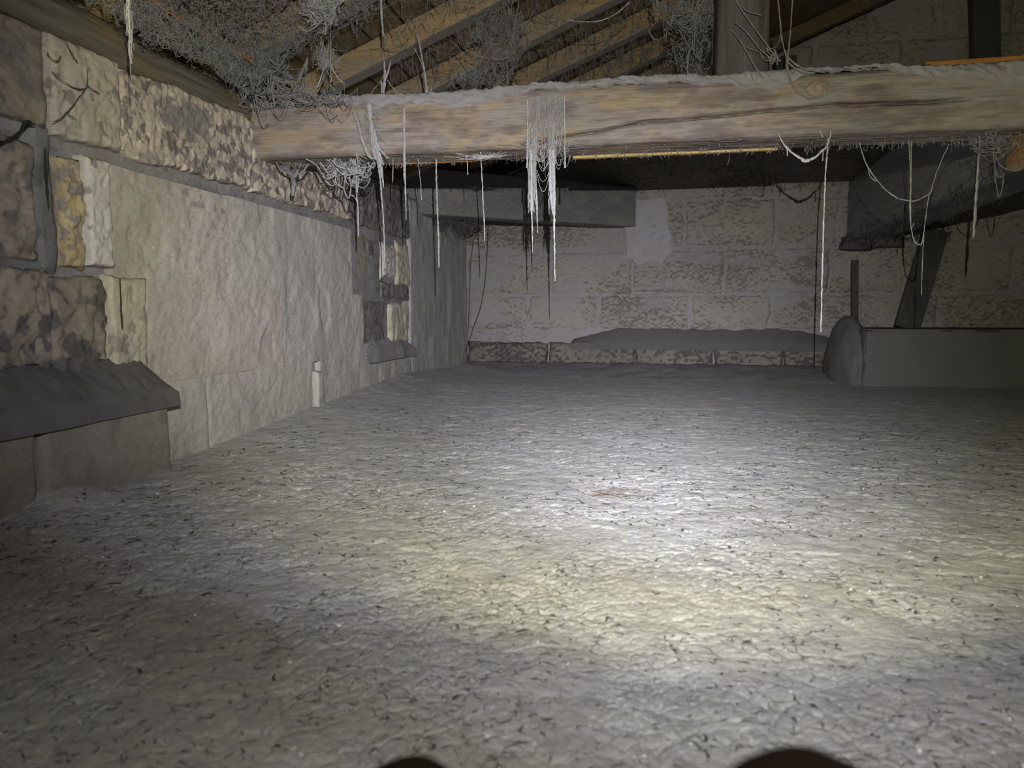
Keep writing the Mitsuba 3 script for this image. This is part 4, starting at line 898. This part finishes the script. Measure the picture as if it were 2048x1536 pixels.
st.net(lambda a, b: np.stack([1.58 + 0 * a, a, b], -1), [(3.9, 1.17), (3.9, 1.24), (6.8, 1.22), (6.8, 1.14), (5.4, 1.12)], 150, (.0008, .002), .5, .03, .5, 5)
web('web_fringe', st, 'dim ragged web fringe along the underside of the big right timber', 'm_webdark_shade')

# webs on the post and the drooping cord
st = Strands()
for p, w in (([(0.291, 3.120, 1.749), (0.316, 3.120, 1.707), (0.353, 3.120, 1.653), (0.388, 3.120, 1.606), (0.422, 3.120, 1.559), (0.453, 3.120, 1.520), (0.464, 3.120, 1.512)], 3), ([(0.290, 3.120, 1.666), (0.320, 3.120, 1.640), (0.354, 3.120, 1.601), (0.385, 3.120, 1.562), (0.419, 3.120, 1.530), (0.442, 3.120, 1.517)], 2.6), ([(0.272, 3.120, 1.643), (0.302, 3.120, 1.608), (0.330, 3.120, 1.565), (0.359, 3.120, 1.515), (0.380, 3.120, 1.480), (0.401, 3.120, 1.453)], [1, 2, 3, 3, 4, 3]), ([(0.306, 3.120, 1.733), (0.335, 3.120, 1.705), (0.367, 3.120, 1.692), (0.385, 3.120, 1.687)], 2), ([(0.325, 3.120, 1.580), (0.348, 3.120, 1.564), (0.382, 3.120, 1.551)], 1.4),
             ([(0.328, 3.120, 1.552), (0.334, 3.120, 1.458)], 1.2), ([(0.386, 3.120, 1.550), (0.397, 3.120, 1.527), (0.416, 3.120, 1.515), (0.432, 3.120, 1.527)], 2.4), ([(0.422, 3.120, 1.559), (0.451, 3.120, 1.576), (0.460, 3.120, 1.627)], 1.6), ([(0.350, 3.120, 1.485), (0.363, 3.120, 1.451)], 1.2), ([(0.372, 3.120, 1.494), (0.377, 3.120, 1.452)], 1.4)): drape(p, w, st=st)
st.net(lambda a, b: np.stack([a, 3.13 + 0 * a, b], -1), [(q[0], q[2]) for q in [(0.405, 3.130, 1.569), (0.465, 3.130, 1.538), (0.462, 3.130, 1.501), (0.425, 3.130, 1.510)]], 26, (.0008, .002), .6, .01)
web('post_web', st, 'slanting web strands across the front of the wooden post', 'm_webdim')
st = Strands()
for p, w in (([(0.444, 3.110, 1.734), (0.454, 3.110, 1.660), (0.461, 3.110, 1.605), (0.476, 3.110, 1.540), (0.486, 3.110, 1.515)], 3), ([(0.497, 3.110, 1.730), (0.494, 3.110, 1.639), (0.490, 3.110, 1.566), (0.486, 3.110, 1.515)], 3), ([(0.486, 3.110, 1.519), (0.485, 3.110, 1.493), (0.497, 3.110, 1.441), (0.521, 3.110, 1.399), (0.547, 3.110, 1.375), (0.573, 3.110, 1.363), (0.598, 3.110, 1.365), (0.617, 3.110, 1.383), (0.622, 3.110, 1.397)], [6, 5, 4, 4, 4, 4, 4, 3, 1]), ([(0.488, 3.110, 1.519), (0.521, 3.110, 1.491), (0.554, 3.110, 1.474), (0.591, 3.110, 1.463), (0.623, 3.110, 1.459)], [5, 4, 4, 3, 3]), ([(0.486, 3.110, 1.508), (0.511, 3.110, 1.481), (0.540, 3.110, 1.464), (0.580, 3.110, 1.455)], [4, 3, 3, 2]), ([(0.486, 3.110, 1.504), (0.514, 3.110, 1.477), (0.502, 3.110, 1.463)], 2)): drape(p, w, jit=.0005, st=st)
web('dusty_cord', st, 'dusty cord drooping over the main beam just right of the post', 'm_webdim', 'cord')
st = Strands()
st.net(lambda a, b: np.stack([a, 3.4 + 0 * a, b], -1), [(q[0], q[2]) for q in [(0.029, 3.400, 1.878), (0.222, 3.400, 1.864), (0.221, 3.400, 1.783), (0.155, 3.400, 1.804), (0.057, 3.400, 1.827)]], 150, (.0006, .0016), .6, .05, .4, 5)
for p, w in (([(0.067, 3.400, 1.838), (0.113, 3.400, 1.831), (0.151, 3.400, 1.824)], 3), ([(0.170, 3.400, 1.868), (0.159, 3.400, 1.838), (0.149, 3.400, 1.808), (0.151, 3.400, 1.706), (0.146, 3.400, 1.645)], [3, 4, 4, 2, 1]), ([(0.155, 3.400, 1.796), (0.177, 3.400, 1.753), (0.203, 3.400, 1.694)], 2), ([(0.163, 3.400, 1.828), (0.180, 3.400, 1.782), (0.201, 3.400, 1.764), (0.216, 3.400, 1.771)], 2), ([(0.219, 3.400, 1.864), (0.227, 3.400, 1.742), (0.226, 3.400, 1.599)], 2.4), ([(0.145, 3.400, 1.686), (0.126, 3.400, 1.630), (0.123, 3.400, 1.553)], 4), ([(0.143, 3.400, 1.707), (0.155, 3.400, 1.644), (0.197, 3.400, 1.621)], 2), ([(0.167, 3.400, 1.844), (0.196, 3.400, 1.817), (0.221, 3.400, 1.807)], 2)): drape(p, w, st=st)
st.net(lambda a, b: np.stack([a, 3.6 + 0 * a, b], -1), [(q[0], q[2]) for q in [(0.122, 3.600, 1.820), (0.195, 3.600, 1.772), (0.209, 3.600, 1.641), (0.134, 3.600, 1.645)]], 110, (.0005, .0013), .55, .05, .4, 5)
web('web_clump', st, 'grey web clump with dangling loops left of the wooden post', 'm_webdim')
